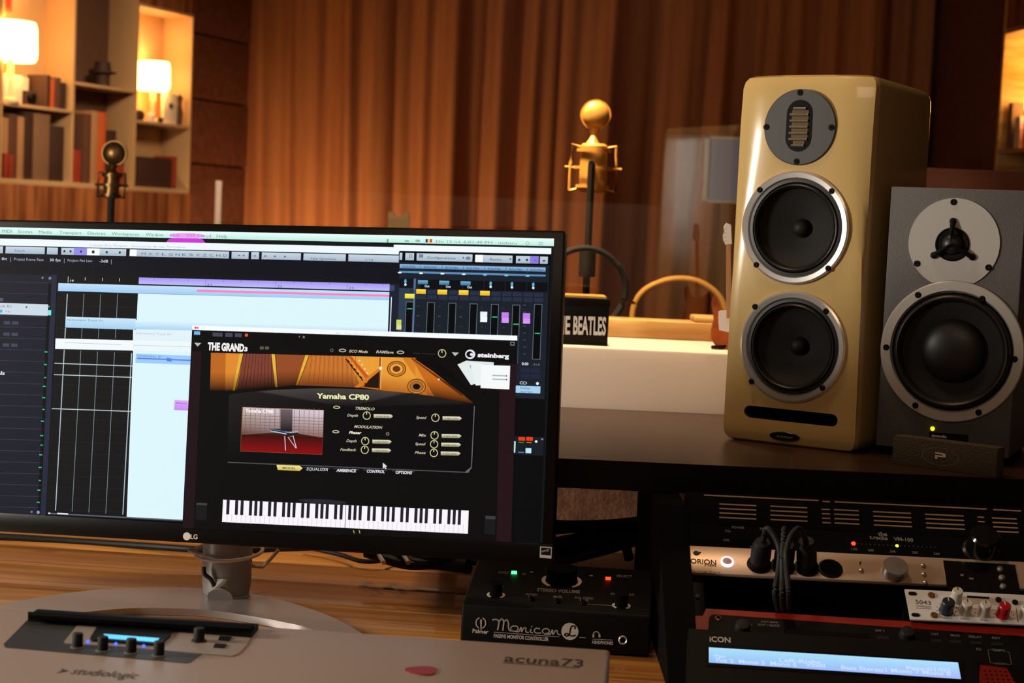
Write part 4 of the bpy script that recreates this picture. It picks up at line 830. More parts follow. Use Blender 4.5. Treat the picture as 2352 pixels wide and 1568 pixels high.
for k in range(13): x = 794+3.6*k; y = 822+4.6*k; sq([(x, y), (x+5, y+(1 if k % 2 else 4)), (x+8, y+6), (x+2, y+6)], (40, 18, 12), 16)
sq([(800, 818), (808, 818), (862, 880), (850, 880)], (200, 90, 26), 15); sq([(872, 845), (878, 848), (826, 890), (815, 889)], (215, 120, 36), 17); sq([(860, 858), (872, 850), (874, 892), (836, 888)], (36, 24, 16), 16)
for i in range(4): se(827+6*i, 828+9.5*i, 2, (230, 225, 205), 17)
sq([(873, 821), (876, 821), (874, 893), (871, 893)], (130, 66, 26), 17); sq([(877, 821), (878, 821), (876, 893), (875, 893)], (250, 215, 130), 17); se(875.5, 845.5, 4, (250, 235, 215), 18)
for x, y, r in ((912, 847, 23.5), (958, 887.5, 23)):
    se(x, y, r, (120, 58, 20), 17, r*.8); se(x, y, r-2.5, (205, 130, 46), 17.5, r*.8-2.5); se(x, y, r-6, (120, 70, 24), 18, r*.8-5.5); se(x, y, r-8, (236, 172, 66) if r > 23.2 else (170, 110, 50), 18.5, r*.8-7); se(x, y, r-14, (110, 52, 24) if r > 23.2 else (22, 12, 8), 19, r*.8-11.5)
sq([(945, 823), (949, 823), (1070, 908), (1060, 908)], (90, 38, 14), 17); sq([(952, 823), (1000, 825), (1100, 912), (1082, 912)], (15, 13, 14), 18); sq([(963, 823), (1040, 826), (1122, 880), (1104, 916)], (17, 13, 14), 18); se(1009, 871, 2.6, (200, 190, 190), 19)
# panel hump
pts = [(528, 906)]+[(x, 906-17*math.sin(math.pi*(x-528)/480)**.8+(x-528)*.012) for x in range(560, 1000, 24)]+[(1030, 916), (1062, 922), (1091, 930), (1084, 1076), (1076, 1085), (1060, 1084), (524, 1060)]
c_ = []
for x, y in pts: c_.append((70, 64, 62) if 600 < x < 930 and y < 930 else ((34, 31, 31) if y < 925 else (13, 12, 13)))
pp_ = [S.pt(*S.loc(*p), .0004+LY*20) for p in pts]; ctr = len(pp_); pp_.append(S.pt(*S.loc(800, 935), .0004+LY*20)); c0_ = (15, 13, 14)
scm.add(pp_, [[ctr, (i+1) % ctr, i] for i in range(ctr)], [[c0_, c_[(i+1) % ctr], c_[i]] for i in range(ctr)])
sq([(1090, 932), (1092, 932), (1085, 1074), (1083, 1074)], (105, 103, 104), 21); sq([(525, 1060), (1068, 1083), (1068, 1085), (525, 1062)], (84, 84, 88), 21); sq([(1083, 1072), (1085, 1073), (1077, 1085), (1067, 1085)], (105, 103, 104), 21)
st_('Yamaha CP80', (729, 914), (849, 918), 11.5, (240, 240, 180), 22, .03)
# photo inside
sq([(558, 934), (746, 941), (742, 1044), (554, 1036)], (120, 70, 50), 21)
sq([(560, 935), (745, 942), (743, 1005), (557, 998)], [(205, 185, 180), (220, 205, 215), (140, 100, 90), (96, 56, 36)], 22)
for k in range(16): x = 566+11.2*k; sq([(x, 937), (x+1, 937), (x, 1000), (x-1, 1000)], (120, 90, 80), 22.3)
for k in range(7): y = 953+7*k; sq([(559, y), (745, y+7), (745, y+8), (559, y+1)], (130, 96, 84), 22.3)
sq([(646, 939), (674, 940), (673, 990), (646, 989)], [(110, 96, 100), (110, 96, 100), (34, 22, 20), (34, 22, 20)], 22.6)
sq([(557, 998), (620, 994), (680, 994), (743, 1005)], (60, 26, 18), 22.5); sq([(557, 998), (743, 1004), (742, 1043), (555, 1035)], [(58, 16, 12), (58, 16, 12), (140, 14, 20), (140, 14, 20)], 22.8)
st_('Yamaha CP80', (565, 946), (630, 949), 8, (250, 248, 245), 23, .03)
sq([(624, 985), (640, 984), (684, 992), (688, 995), (672, 998), (625, 991)], (30, 34, 46), 23); sq([(623, 988), (660, 995), (660, 997.5), (623, 990)], (190, 205, 225), 23.5); sq([(655, 992), (687, 990), (687, 992), (670, 994)], (170, 190, 210), 23.5); sq([(626, 985), (668, 992), (668, 993), (626, 986)], (120, 150, 180), 23.5)
for a_, b_ in (((655, 1001), (657, 1034)), ((674, 1000), (682, 1029)), ((663, 1004), (681, 1029)), ((676, 1000), (664, 1004))): sq([(a_[0], a_[1]), (a_[0]+1.8, a_[1]), (b_[0]+1.8, b_[1]), (b_[0], b_[1])], (215, 205, 210), 23.5)
def pill(x0, y, x1): sq([(x0, y-4.5), (x1-5, y-3.8), (x1, y), (x1-5, y+4.8), (x0, y+4)], [(235, 230, 200)]*3+[(150, 142, 110)]*2, 22); st_('100.0%', (x0+6, y+2.4), (x1-9, y+3.2), 4, (90, 84, 64), 23)
def lab(s, x0, x1, y, c=CR): st_(s, (x0, y+3), (x1, y+3.8), 6, c, 22, .012, .3)
toggle(775, 935) if 0 else None
for x, y in ((775, 935), (773, 991)): se(x, y, 8.5, (215, 208, 175), 22, 3.6); se(x, y, 6, (16, 14, 14), 23, 1.8)
st_('TREMOLO', (818, 940), (862, 942), 6, CR, 22, .02, .3); st_('MODULATION', (815, 982), (880, 984.5), 6, CR, 22, .02, .3); st_('Phaser', (803, 995.5), (832, 996.5), 6, (250, 248, 220), 22, .03, .3)
se(892, 996, 4, (150, 145, 140), 22); se(892, 996, 2.5, (15, 14, 14), 23)
for s, x0, x1, y, kx, p0_, p1_ in (('Depth', 799, 824, 953, 844, 860, 904), ('Speed', 957, 981, 958, 1001.5, 1018, 1062), ('Depth', 797, 821, 1011.5, 840.5, 857, 901), ('Mix', 963, 981, 998.5, 999.5, 1016, 1061), ('Feedback', 783, 820, 1031.5, 839.5, 856, 900), ('Speed', 955, 979, 1018.5, 998.5, 1015, 1060), ('Phase', 954, 979, 1038.5, 998, 1014, 1059)):
    lab(s, x0, x1, y); ring_(kx, y+1, 9.8, 1.9, (205, 205, 150), 22, (14, 12, 12)); sr(kx-.8, y-6, kx+.8, y-1, (235, 230, 225), 24); pill(p0_, y+2.3, p1_)
sq([(637, 1067), (690, 1069), (697, 1074.5), (690, 1081), (640, 1078.5)], [(250, 235, 140)]*3+[(205, 180, 90)]*2, 22); st_('MODEL', (651, 1076.3), (681, 1077.5), 5, (120, 90, 30), 23, .02)
for s, x0, x1, y in (('EQUALIZER', 706, 755, 1079.5), ('AMBIENCE', 774, 820, 1082.5), ('CONTROL', 844, 885, 1084.5), ('OPTIONS', 910, 948, 1087)): sr(x0-8, y-7.8, x1+6, y-3, (60, 64, 76), 21.5); st_(s, (x0, y), (x1, y+1.5), 6.5, (225, 225, 230), 22, .03, .2)
scm.add([S.pt(*S.loc(*p), .0004+LY*24) for p in ((881, 1062), (881, 1076), (884.5, 1072.5), (887, 1077), (889.5, 1075.5), (887, 1071.5), (891, 1070.5))], [[0, 1, 2, 3, 4, 5, 6]], (225, 225, 235))
# white paper stack
sq([(1052, 837), (1072, 828), (1135, 832), (1135, 840)], (222, 232, 232), 19); sq([(1052, 837), (1078, 834), (1098, 880), (1083, 884)], (228, 236, 236), 20); sq([(1080, 832), (1110, 834), (1110, 884), (1094, 885)], (236, 242, 242), 20.5); sq([(1106, 838), (1173, 840), (1171, 894), (1105, 891)], (246, 250, 250), 21)
for y in (860.5, 869): sq([(1132, y), (1162, y+1.2), (1162, y+4), (1132, y+2.8)], (165, 190, 180), 22); se(1164.5, y+2.6, 1.8, (60, 60, 60), 22)
# on-screen keyboard
sq([(514, 1147), (1077.5, 1172), (1075.5, 1225), (511.5, 1198)], (250, 246, 252), 15)
wk = ['A', 'B']+['C', 'D', 'E', 'F', 'G', 'A', 'B']*7+['C']
def kp(u_, v_): x = 514+u_*563.5; y = 1147+25*u_; return (x-2.3*v_, y+v_*52)
for i in range(52):
    if i: sq([kp(i/52-.0008, .64), kp(i/52+.0008, .64), kp(i/52+.0008, 1), kp(i/52-.0008, 1)], (205, 196, 208), 16) if i != 26 else sq([kp(i/52-.0012, 0), kp(i/52+.0012, 0), kp(i/52+.0012, 1), kp(i/52-.0012, 1)], (60, 60, 66), 16)
    if i < 51 and wk[i] in 'ACDFG': u_ = (i+1)/52; off = {'C': -.0016, 'D': .0016, 'F': -.002, 'G': 0, 'A': .002}[wk[i]]; sq([kp(u_-.0062+off, .0), kp(u_+.0062+off, 0), kp(u_+.0062+off, .64), kp(u_-.0062+off, .64)], (34, 32, 42), 17)
sq([(452, 1153), (478, 1154), (476, 1194), (451, 1192)], (26, 26, 28), 15); sq([(453, 1154), (477, 1155), (477, 1160), (453, 1159)], (62, 62, 64), 16); sq([(1115, 1183), (1140, 1184), (1137, 1227), (1113, 1226)], (26, 26, 28), 15); sq([(1116, 1184), (1139, 1185), (1139, 1192), (1116, 1191)], (62, 62, 64), 16)
for x in (812, 825): sq([(x, 1217), (x+2, 1217), (x+4, 1224), (x+2, 1224)], (190, 170, 70), 15)
se(742, 1151, 60, (40, 40, 46), 14, 5)
scm.build('screen', MT['screen'], mo, 0)
m = MB(); c = S.loc(430, 1231); m.lathe(S, c, [(.0047, .0012), (.0047, .0015), (0, .0015)], 24); text(m, S, 'LG', (438.5, 1237), (454.5, 1237.7), 11, .0014, None, .02); m.build('maker_mark', MT['print_pale'], mo, 0)
m = MB(); pq(m, S, [(1241, 1254), (1268, 1256), (1267, 1282), (1240, 1280)], .0012, .0014); m.build('sticker', MT['print_white'], mo, 0)
m = MB(); pq(m, S, [(1243.5, 1256.5), (1265.5, 1258), (1265, 1275), (1243, 1273)], .0014, .0016); m.build('sticker_mark', MT['black'], mo, 0)
m = MB(); text(m, S, 'energy', (1245, 1268), (1263, 1263), 6, .0018, None, 0, .3); m.build('sticker_lettering', MT['print_white'], mo, 0)
# stand
Q = PL((a0.x, a0.y, DZ), (1, 0, 0), (0, 1, 0)); hp = .0305
MB().lathe(Q, (0, 0), [(hp*.93, .008), (hp, .02), (hp*1.02, .06), (hp*1.0, .0795)], 40).build('swivel_collar', MT['stand_grey'], mo)
MB().lathe(Q, (0, 0), [(hp*.97, .080), (hp*.97, .081), (hp*.98, .16), (hp*.95, .3)], 40).build('stand_column', MT['stand_plastic'], mo)
MB().tube([V((a0.x-.001, a0.y, DZ+.27)), V((a0.x+.0, a0.y-.06, DZ+.275))], .02, 16).build('tilt_hinge', MT['stand_grey'], mo)
hk = smooth_path([at(x, y, a0.y-.033) for x, y in ((468, 1302), (470, 1318), (484, 1330), (492, 1346))], 5); MB().tube(hk, .0028, 8).build('cable_clip', MT['dark_metal'], mo)
nk = at(510, 1352, a0.y-.028); MB().tube([nk+V((0, 0, .012)), nk+V((0, -.004, -.002)), nk+V((0, -.012, -.008))], .01, 12, [.008, .012, .016]).build('base_joint', MT['stand_grey'], mo)
zb = DZ+.009
out = [(-260, 1475), (-160, 1428), (0, 1389), (110, 1368), (230, 1353), (364, 1348), (450, 1350), (536, 1357), (610, 1369), (670, 1384), (755, 1413), (825, 1450), (880, 1490), (920, 1530)]
inn = [(850, 1540), (800, 1494), (716, 1445), (640, 1426), (574, 1414), (516, 1405), (459, 1399), (380, 1396), (306, 1396), (214, 1403), (120, 1416), (0, 1440), (-110, 1478), (-190, 1520)]
o_ = smooth_path([atz(x, y, zb) for x, y in out], 4); i_ = smooth_path([atz(x, y, zb) for x, y in inn], 4)
ring_pts = o_+i_; m = MB(); XYb = PL((0, 0, 0), (1, 0, 0), (0, 1, 0)); m.prism(XYb, [(p.x, p.y) for p in ring_pts][::-1], DZ+.0005, zb); m.build('arc_base', MT['aluminium'], mo)
# white cable looped round the stand
lc = at(524, 1268, a0.y); lp = []
for k in range(26): t = -2.6+k*.235; lp.append(lc+V((.043*math.cos(t), .040*math.sin(t), .002+.005*math.sin(t*1.0+.4))))
lp = [at(640, 1262, a0.y+.05), at(612, 1292, a0.y+.045), at(586, 1300, a0.y+.03)]+lp[::-1]
tag(MB().tube(smooth_path(lp, 3), .0024, 8).build('cable', MT['cable_white']), 'pale pinkish cable looped around the monitor stand', 'cable')

# ================================================================ WHITE KEYBOARD
KZ = CZ-.41
br = atz(1403, 1491, KZ); ke, kb_ = V((.9962, -.087, 0)).normalized(), V((.087, .9962, 0)).normalized()
K = PL(br, ke, kb_)                    # a: leftwards negative, b: negative towards the player
kt = thing('keyboard', 'white stage keyboard with dark control panel, lower left', 'keyboard', K.pt(-.6, -.16, DZ-KZ))
MB().box(K, -1.15, -.0005, -.34, 0, DZ-KZ+.008, 0, .004, 3).build('shell', MT['keyboard_shell'], kt)
m = MB(); pq(m, K, [(63, 1424), (577, 1460), (461, 1503), (437, 1521), (429, 1523), (12, 1487), (8, 1480)], 0, .0006); m.build('control_panel', MT['keyboard_panel'], kt, 0)
m = MB(); pq(m, K, [(180, 1434), (579, 1461), (565, 1485), (549, 1502), (533, 1508), (470, 1503), (262, 1485), (150, 1479), (147, 1475)], .0004, .0009); m.build('control_panel_inlay', MT['keyboard_panel_light'], kt, 0)
m = MB(); K2 = PL(K.pt(0, 0, .006), ke, kb_); pq(m, K2, [(86, 1398), (594, 1432), (577, 1452), (64, 1414)], -.006, 0); m.build('rest_slot', MT['black'], kt)
m = MB(); pq(m, K2, [(64, 1412), (584, 1442), (577, 1452), (64, 1420)], 0, .0035); m.build('slot_lip', MT['black_matte'], kt)
m = MB(); K3 = PL(K.pt(0, 0, .003), ke, kb_); pq(m, K3, [(225, 1434), (395, 1446), (392, 1457), (370, 1477), (362, 1479), (212, 1468), (207, 1463)], -.0025, 0); m.build('display_frame', MT['black'], kt)
m = MB(); pq(m, K3, [(238, 1456), (366, 1466), (357, 1474), (249, 1466)], 0, .0004); m.build('display', MT['lcd_glow'], kt, 0)
kk = 1/2530
for x, y in ((178, 1489), (236, 1497), (301, 1502), (365, 1508)):
    c = K.loc(x, y-2)
    MB().lathe(K, c, [(17*kk, .0006), (17*kk, .0012), (13*kk, .0014), (0, .0014)], 28).build('knob_rim', MT['print_grey'], kt)
    MB().lathe(K, c, [(12.5*kk, .0012), (12.5*kk, .0125), (11.2*kk, .0138), (0, .0138)], 28).build('knob', MT['rubber'], kt)
c = K.loc(457, 1474); MB().lathe(K, c, [(19*kk, .0008), (18*kk, .002), (13*kk, .0026), (13*kk, .0125), (11.6*kk, .0138), (0, .0138)], 28).build('knob', MT['rubber'], kt)
for x, y in ((202, 1476.5), (266, 1481.5), (330, 1486.5)): MB().lathe(K, K.loc(x, y), [(3.4*kk, .0008), (3*kk, .0022), (0, .003)], 12).build('indicator_light', MT['led_blue'], kt)
for pts in ([(505, 1464), (532, 1466), (527, 1474), (501, 1472)], [(494, 1481), (521, 1483), (515, 1491), (490, 1489)]): m = MB(); pq(m, K, pts, .0008, .002); m.build('button', MT['black'], kt)
m = MB(); text(m, K, 'studiologic', (160, 1547), (309, 1559), 15, .0003); m.add([K.pt(*K.loc(*p), .0003) for p in ((128, 1546), (158, 1541), (140, 1535), (143, 1540))], [[0, 1, 2, 3]])
text(m, K, 'acuna73', (1156, 1519), (1338, 1532), 17, .0003, None, .012); 
m.add([K.pt(*K.loc(*p), .0003) for p in ((1154, 1521), (1154, 1522.3), (1330, 1534.6), (1330, 1533.3))], [[0, 1, 2, 3]]); m.build('lettering', MT['print_dark'], kt, 0)
m = MB(); pq(m, K, [(1391, 1508), (1395, 1508), (1389, 1572), (1385, 1572)], .0, .0004); m.build('end_cap_groove', MT['print_grey'], kt, 0)
# guitar pick
pc = K.loc(970, 1541); pr = []
for i in range(36):
    t = 2*math.pi*i/36; r = .0142*(1+.13*math.cos(3*(t-math.pi)))*1.0; pr.append((pc[0]+r*math.cos(t), pc[1]+r*.92*math.sin(t)))
pk = MB(); pk.prism(K, pr, .0002, .0013); pk = pk.build('guitar_pick', MT['pick_red']); tag(pk, 'dark red guitar pick lying on the white keyboard', 'guitar pick')

# ================================================================ MONITOR CONTROLLER BOX
fb = atz(1491, 1508, DZ+.002); ma = .095; mev = V((math.cos(ma), -math.sin(ma), 0)); Mf = PL(fb, mev, (0, .06, 1)); Mf_n = Mf.n
wM = -Mf.loc(1057, 1470)[0]; hM = Mf.loc(1487, 1414)[1]
cn_ = thing('volume_controller', 'black desktop volume controller with script lettering and green and red lights', 'audio controller', fb-mev*wM/2-Mf.n*.08)
bn = V((math.sin(ma), math.cos(ma), 0)); sl_a = math.radians(9); dT = .145
Tn = PL(Mf.pt(-wM, hM), mev, bn*math.cos(sl_a)+V((0, 0, math.sin(sl_a))))
prof = [Mf.pt(0, 0)]; A = Mf.pt(-wM, 0); B = Mf.pt(0, 0)
def ext(p): return [p, p+mev*wM]
pf = [Mf.pt(-wM, 0), Mf.pt(-wM, hM), Tn.pt(0, dT), V((Tn.pt(0, dT).x, Tn.pt(0, dT).y, DZ+.002))]
vs = []
for p in pf: vs += ext(p)
b = bmesh.new(); bv = [b.verts.new(p) for p in vs]
for f in ((0, 1, 3, 2), (2, 3, 5, 4), (4, 5, 7, 6), (6, 7, 1, 0), (0, 2, 4, 6), (1, 7, 5, 3)): b.faces.new([bv[i] for i in f])
bmesh.ops.bevel(b, geom=b.edges[:], offset=.0025, segments=3, affect='EDGES', profile=.5)
MB().bm(b).build('case', MT['black'], cn_)
for a in (-wM+.02, -.02):
    for d in (.02, .14): q = V(Mf.pt(a, 0))+bn*d; MB().cyl(PL((q.x, q.y, DZ+.0002), (1, 0, 0), (0, 1, 0)), (0, 0), .006, 0, .003).build('foot', MT['rubber'], cn_)
km = 1/2000
def cknob(x, y, r, h, name='knob', mt='black_matte'):
    c = Tn.loc(x, y); MB().lathe(Tn, c, [(r*1.0, .0004), (r*.98, h*.85), (r*.9, h), (0, h)], 32).build(name, MT[mt], cn_); return c
for x, y, r, h in ((1290, 1334, .019, .017), (1139, 1366, .0075, .015), (1427, 1391, .0075, .015)):
    c = Tn.loc(x, y); k = 1.28 if r > .01 else 1.45
    m = MB()
    for t0, t1 in ((-.9, .75), (2.5, 4.1)):
        ps = [(c[0]+r*k*math.cos(t0+(t1-t0)*i/14), c[1]+r*k*math.sin(t0+(t1-t0)*i/14)) for i in range(15)]; qs = [(c[0]+r*1.04*math.cos(t0+(t1-t0)*i/14), c[1]+r*1.04*math.sin(t0+(t1-t0)*i/14)) for i in range(15)]
        for i in range(14): m.quad(Tn, [ps[i], ps[i+1], qs[i+1], qs[i]], .0004)
    m.build('dial_scale', MT['print_white'], cn_, 0); cknob(x, y, r, h, 'volume_knob' if r > .01 else 'knob')
for x, y in ((1221, 1378), (1280, 1383), (1340, 1387)): MB().lathe(Tn, Tn.loc(x, y), [(.0042, .0002), (.0042, .003), (.003, .0042), (0, .0042)], 16).build('push_button', MT['black_gloss'], cn_)
m = MB(); pq(m, Tn, [(1175, 1312), (1187, 1312.5), (1187, 1318.5), (1174, 1318)], .0003, .001); m.build('green_light', MT['led_green'], cn_, 0)
m = MB(); pq(m, Tn, [(1391, 1326), (1403, 1326.5), (1403, 1332), (1391, 1331.5)], .0003, .001); m.build('red_light', MT['led_red'], cn_, 0)
m = MB()
text(m, Tn, 'STEREO VOLUME', (1233, 1358), (1332, 1363), 7, .0004, None, .03)
for s, x0, x1, y in (('MONO', 1208, 1234, 1367), ('L+R', 1214, 1228, 1373), ('MUTE', 1271, 1291, 1373), ('FULL STEREO', 1321, 1363, 1375), ('L-R', 1332, 1352, 1381), ('MAX', 1403, 1412, 1366), ('AUX', 1445, 1457, 1368), ('TO', 1150, 1156, 1350), ('OUTPUT', 1144, 1168, 1317), ('SELECT', 1416, 1452, 1325), ('MIN', 1200, 1207, 1321)): text(m, Tn, s, (x0, y), (x1, y+(x1-x0)*.05), 5, .0004, None, .01)
for x, y in ((1221, 1314), (1358, 1322)): m.marks.append((len(m.v), len(m.f))); m.lathe(Tn, Tn.loc(x, y), [(.0024, .0003), (.0012, .0004)], 8)
m.marks.append((len(m.v), len(m.f))); m.quad(Tn, [Tn.loc(*p) for p in ((1349, 1387), (1412, 1391), (1412, 1392), (1349, 1388))], .0004)
m.build('top_lettering', MT['print_grey'], cn_, 0)
m = MB(); FH = .0006
text(m, Mf, 'Palmer', (1085, 1452), (1122, 1455), 9, FH, None, .03)
cP = Mf.loc(1104.5, 1430); rP = .0068
for t0 in (1.9, -1.24):
    for i in range(14):
        t = t0+2.5*i/14; t2 = t0+2.5*(i+1)/14; m.quad(Mf, [(cP[0]+rP*.92*math.cos(t), cP[1]+rP*math.sin(t)), (cP[0]+rP*.92*math.cos(t2), cP[1]+rP*math.sin(t2)), (cP[0]+rP*.74*math.cos(t2), cP[1]+rP*.82*math.sin(t2)), (cP[0]+rP*.74*math.cos(t), cP[1]+rP*.82*math.sin(t))], FH)
m.quad(Mf, [Mf.loc(*p) for p in ((1104, 1446), (1106, 1446), (1107, 1422), (1103, 1422))], FH)
def stroke(P, pts, wd, h=FH, mb=None, closed=False):
    q = [V((*P.loc(*p), 0)) for p in pts]; q = smooth_path(q, 6); n_ = len(q)
    for i in range(n_-1):
        d = (q[i+1]-q[i]).normalized(); nn = V((-d.y, d.x, 0))*wd/2; e1 = d*wd*.15
        (mb or m).add([P.pt(*(p.x, p.y), h) for p in (q[i]-nn-e1, q[i+1]-nn+e1, q[i+1]+nn+e1, q[i]+nn-e1)], [[0, 1, 2, 3]])
SW = .0013
stroke(Mf, [(1131, 1423), (1140, 1422), (1146, 1428), (1143, 1446)], SW*1.2); stroke(Mf, [(1146, 1428), (1152, 1421), (1157, 1427), (1155, 1447)], SW*1.2); stroke(Mf, [(1157, 1427), (1164, 1423), (1168, 1430), (1168, 1440), (1171, 1447), (1178, 1448)], SW*1.2)
stroke(Mf, [(1178, 1448), (1173, 1445), (1176, 1438), (1185, 1437), (1190, 1441), (1187, 1448), (1178, 1449), (1192, 1450)], SW)
stroke(Mf, [(1192, 1450), (1197, 1440), (1198, 1450), (1203, 1442), (1208, 1442), (1208, 1450), (1214, 1452)], SW)
stroke(Mf, [(1220, 1444), (1218, 1450), (1224, 1453)], SW); stroke(Mf, [(1221, 1438), (1222, 1439)], SW*1.3)
stroke(Mf, [(1240, 1444), (1232, 1442), (1227, 1448), (1232, 1453), (1243, 1453)], SW)
stroke(Mf, [(1248, 1453), (1246, 1447), (1253, 1443), (1261, 1446), (1260, 1453), (1250, 1455), (1264, 1456)], SW)
stroke(Mf, [(1264, 1456), (1269, 1446), (1270, 1456), (1276, 1448), (1280, 1448), (1281, 1455), (1287, 1457)], SW)
m.quad(Mf, [Mf.loc(*p) for p in ((1135, 1450.5), (1285, 1461.5), (1285, 1462.5), (1135, 1451.5))], FH)
text(m, Mf, 'PASSIVE MONITOR CONTROLLER', (1134, 1463), (1260, 1471.5), 8, FH, None, .03)
cL_ = Mf.loc(1309, 1449.5); m.lathe(Mf, cL_, [(.0098, 0), (.0098, FH), (0, FH)], 36)
text(m, Mf, 'HEADPHONES', (1360, 1477), (1408, 1480), 7, FH, None, .02); m.quad(Mf, [Mf.loc(*p) for p in ((1361, 1466.5), (1407, 1469), (1407, 1469.8), (1361, 1467.3))], FH)
stroke(Mf, [(1363, 1461), (1363, 1454), (1370, 1449.5), (1377, 1455), (1377, 1462)], .0009)
for x in (1363, 1377): m.quad(Mf, [Mf.loc(*p) for p in ((x-2, 1456), (x+2, 1456), (x+2, 1463), (x-2, 1463))], FH)
m.quad(Mf, [Mf.loc(*p) for p in ((1330, 1462.5), (1345, 1463.5), (1345, 1464.3), (1330, 1463.3))], FH)
m.build('front_lettering', MT['print_white'], cn_, 0)
m = MB(); stroke(Mf, [(1320, 1444), (1321, 1438), (1314, 1437), (1310, 1444), (1308, 1455), (1302, 1460), (1297, 1457), (1302, 1454), (1313, 1460), (1322, 1458)], .0015, FH+.0002, m); m.build('emblem_letter', MT['black'], cn_, 0)
cj = Mf.loc(1431, 1469); MB().ring(Mf, cj, [(.0052, 0), (.0052, .002), (.0042, .0026), (.0034, .002), (.0034, 0)], 28).build('headphone_socket', MT['chrome'], cn_)
MB().lathe(Mf, cj, [(.0034, .0), (.0034, .0005), (0, .0005)], 20).build('socket_hole', MT['black_matte'], cn_)

# ================================================================ SLOPING RACK ON THE RIGHT
re_ = V((math.cos(.02), -math.sin(.02), 0)); rs = math.radians(35.5)
Rp = at(1600, 1125, 1.945); R = PL(Rp, re_, V((math.sin(.02)*math.cos(rs), math.cos(.02)*math.cos(rs), math.sin(rs))))
ax0, ax1 = R.loc(1581, 1258)[0], R.loc(1581, 1258)[0]+.486
tt = 1/math.tan(rs)
rk = thing('rack', 'sloping black equipment rack under the right end of the shelf', 'equipment rack', R.pt(.2, -.12, -.15)); rk.location.z = DZ
bl = (DZ+.004-Rp.z)/R.u.z
Rf = R.pt(0, bl+.002, .004)
for x0, x1 in ((at(1507, 1150, 1.93).x, at(1581, 1258, 1.87).x-.001), (R.pt(ax1, 0).x+.002, R.pt(ax1, 0).x+.035)):
    pl = PL((x1, 0, 0), (0, -1, 0), (0, 0, 1)); A = R.pt(0, 0, .014); z_t = zu-.001; B_y = A.y+(z_t-A.z)*tt; C_y = A.y+(DZ+.001-A.z)*tt
    m = MB(); m.prism(PL((x0, 0, 0), (0, 1, 0), (0, 0, 1)), [(C_y, DZ+.001), (2.20, DZ+.001), (2.20, z_t), (B_y, z_t)], 0, x1-x0); m.build('side_board', MT['black_matte'], rk)
m = MB(); m.box(R, ax0-.001, ax1+.001, bl+.11, .0, -.07, -.055); m.build('inner_panel', MT['black_matte'], rk)
for a_ in (ax0, ax1-.016):
    m = MB(); m.box(R, a_, a_+.016, bl+.08, -.003, -.05, -.0035, .001); m.build('rack_rail', MT['black'], rk)
    for k in range(4): MB().lathe(R, (a_+.008, -.06-.0445*k*1.0-.02), [(.0028, -.0035), (.0028, -.0015), (0, -.0012)], 10).build('screw', MT['dark_metal'], rk)
def band_(mb, x0y, x1y, h0, h1, y0b, y1b): pq(mb, R, [x0y, x1y, y1b, y0b], h0, h1)
b_top, b_mid = R.loc(1620, 1130)[1], R.loc(1590, 1202)[1]; b_or = R.loc(1581, 1258)[1]; b_ob = R.loc(1580, 1320)[1]
vp = thing('vent_panel', 'black rack panel with rows of horizontal vent slots under the shelf', 'rack panel', R.pt(.24, (b_top+b_mid)/2))
MB().box(R, ax0, ax1, b_mid+.0005, b_top, -.003, 0, .0006).build('plate', MT['black_matte'], vp)
sw = .0009
for x0, x1, y in ((1617, 1880, 1135.5), (1889, 1906, 1150), (1917, 2266, 1151), (2281, 2345, 1169)):
    m = MB(); m.quad(R, [R.loc(*p) for p in ((x0, y+3), (x1, y+3+(x1-x0)*.048), (x1, y+(x1-x0)*.048), (x0, y))], .0004); m.build('slot_edge', MT['slat'], vp, 0)
for x0, x1, y, n_ in ((1652, 1737, 1156, 4), (1769, 1854, 1161, 4), (1887, 1906, 1168, 4), (1915, 1972, 1169, 4), (2005, 2092, 1173.5, 4), (2124, 2213, 1179.5, 4), (2245, 2260, 1186, 3), (2278, 2335, 1188, 4)):
    m = MB()
    for k in range(n_):
        yy = y+10.2*k; xo = k*1.2*(x0-1650)/500; m.quad(R, [R.loc(*p) for p in ((x0+xo, yy+3), (x1+xo, yy+3+(x1-x0)*.047), (x1+xo, yy+(x1-x0)*.047), (x0+xo, yy))], .0004)
    m.build('vent_slots', MT['slat'], vp, 0)
vm = thing('voltage_meter', 'black rack unit with a row of small lights, one red and one yellow-green', 'rack unit', R.pt(.24, (b_mid+b_or)/2))
MB().box(R, ax0, ax1, b_or+.0005, b_mid-.0005, -.004, .0005, .0006).build('faceplate', MT['black_matte'], vm)
m = MB(); text(m, R, 'the', (2017, 1231), (2038, 1232), 9, .0009, None, .03); text(m, R, 't.racks', (1997, 1238), (2039, 1241), 8, .0009, None, .03); text(m, R, 'VM-100', (2053, 1242), (2098, 1245), 8, .0009, None, .03)
for i, (x, s) in enumerate(((1956, '170'), (1994, '200'), (2044, '230'), (2095, '250'), (2145, '260'))): text(m, R, s, (x, 1264+i*2.6), (x+13, 1264.7+i*2.6), 5, .0009, None, .01)
for s, x0, x1, y in (('POWER', 1681, 1710, 1214), ('SWITCH', 1745, 1774, 1217), ('ON', 1665, 1677, 1222), ('OFF', 1661, 1675, 1243), ('AC', 1722, 1730, 1258)): text(m, R, s, (x0, y), (x1, y+1.5), 5, .0009, None, .01)
m.build('lettering', MT['print_grey'], vm, 0)
MB().lathe(R, R.loc(1960, 1249), [(.0026, .0005), (.0024, .0018), (0, .003)], 14).build('red_light', MT['led_red'], vm)
MB().lathe(R, R.loc(2060, 1254), [(.0020, .0005), (.0018, .0014), (0, .0022)], 14).build('green_light', MT['led_lime'], vm)
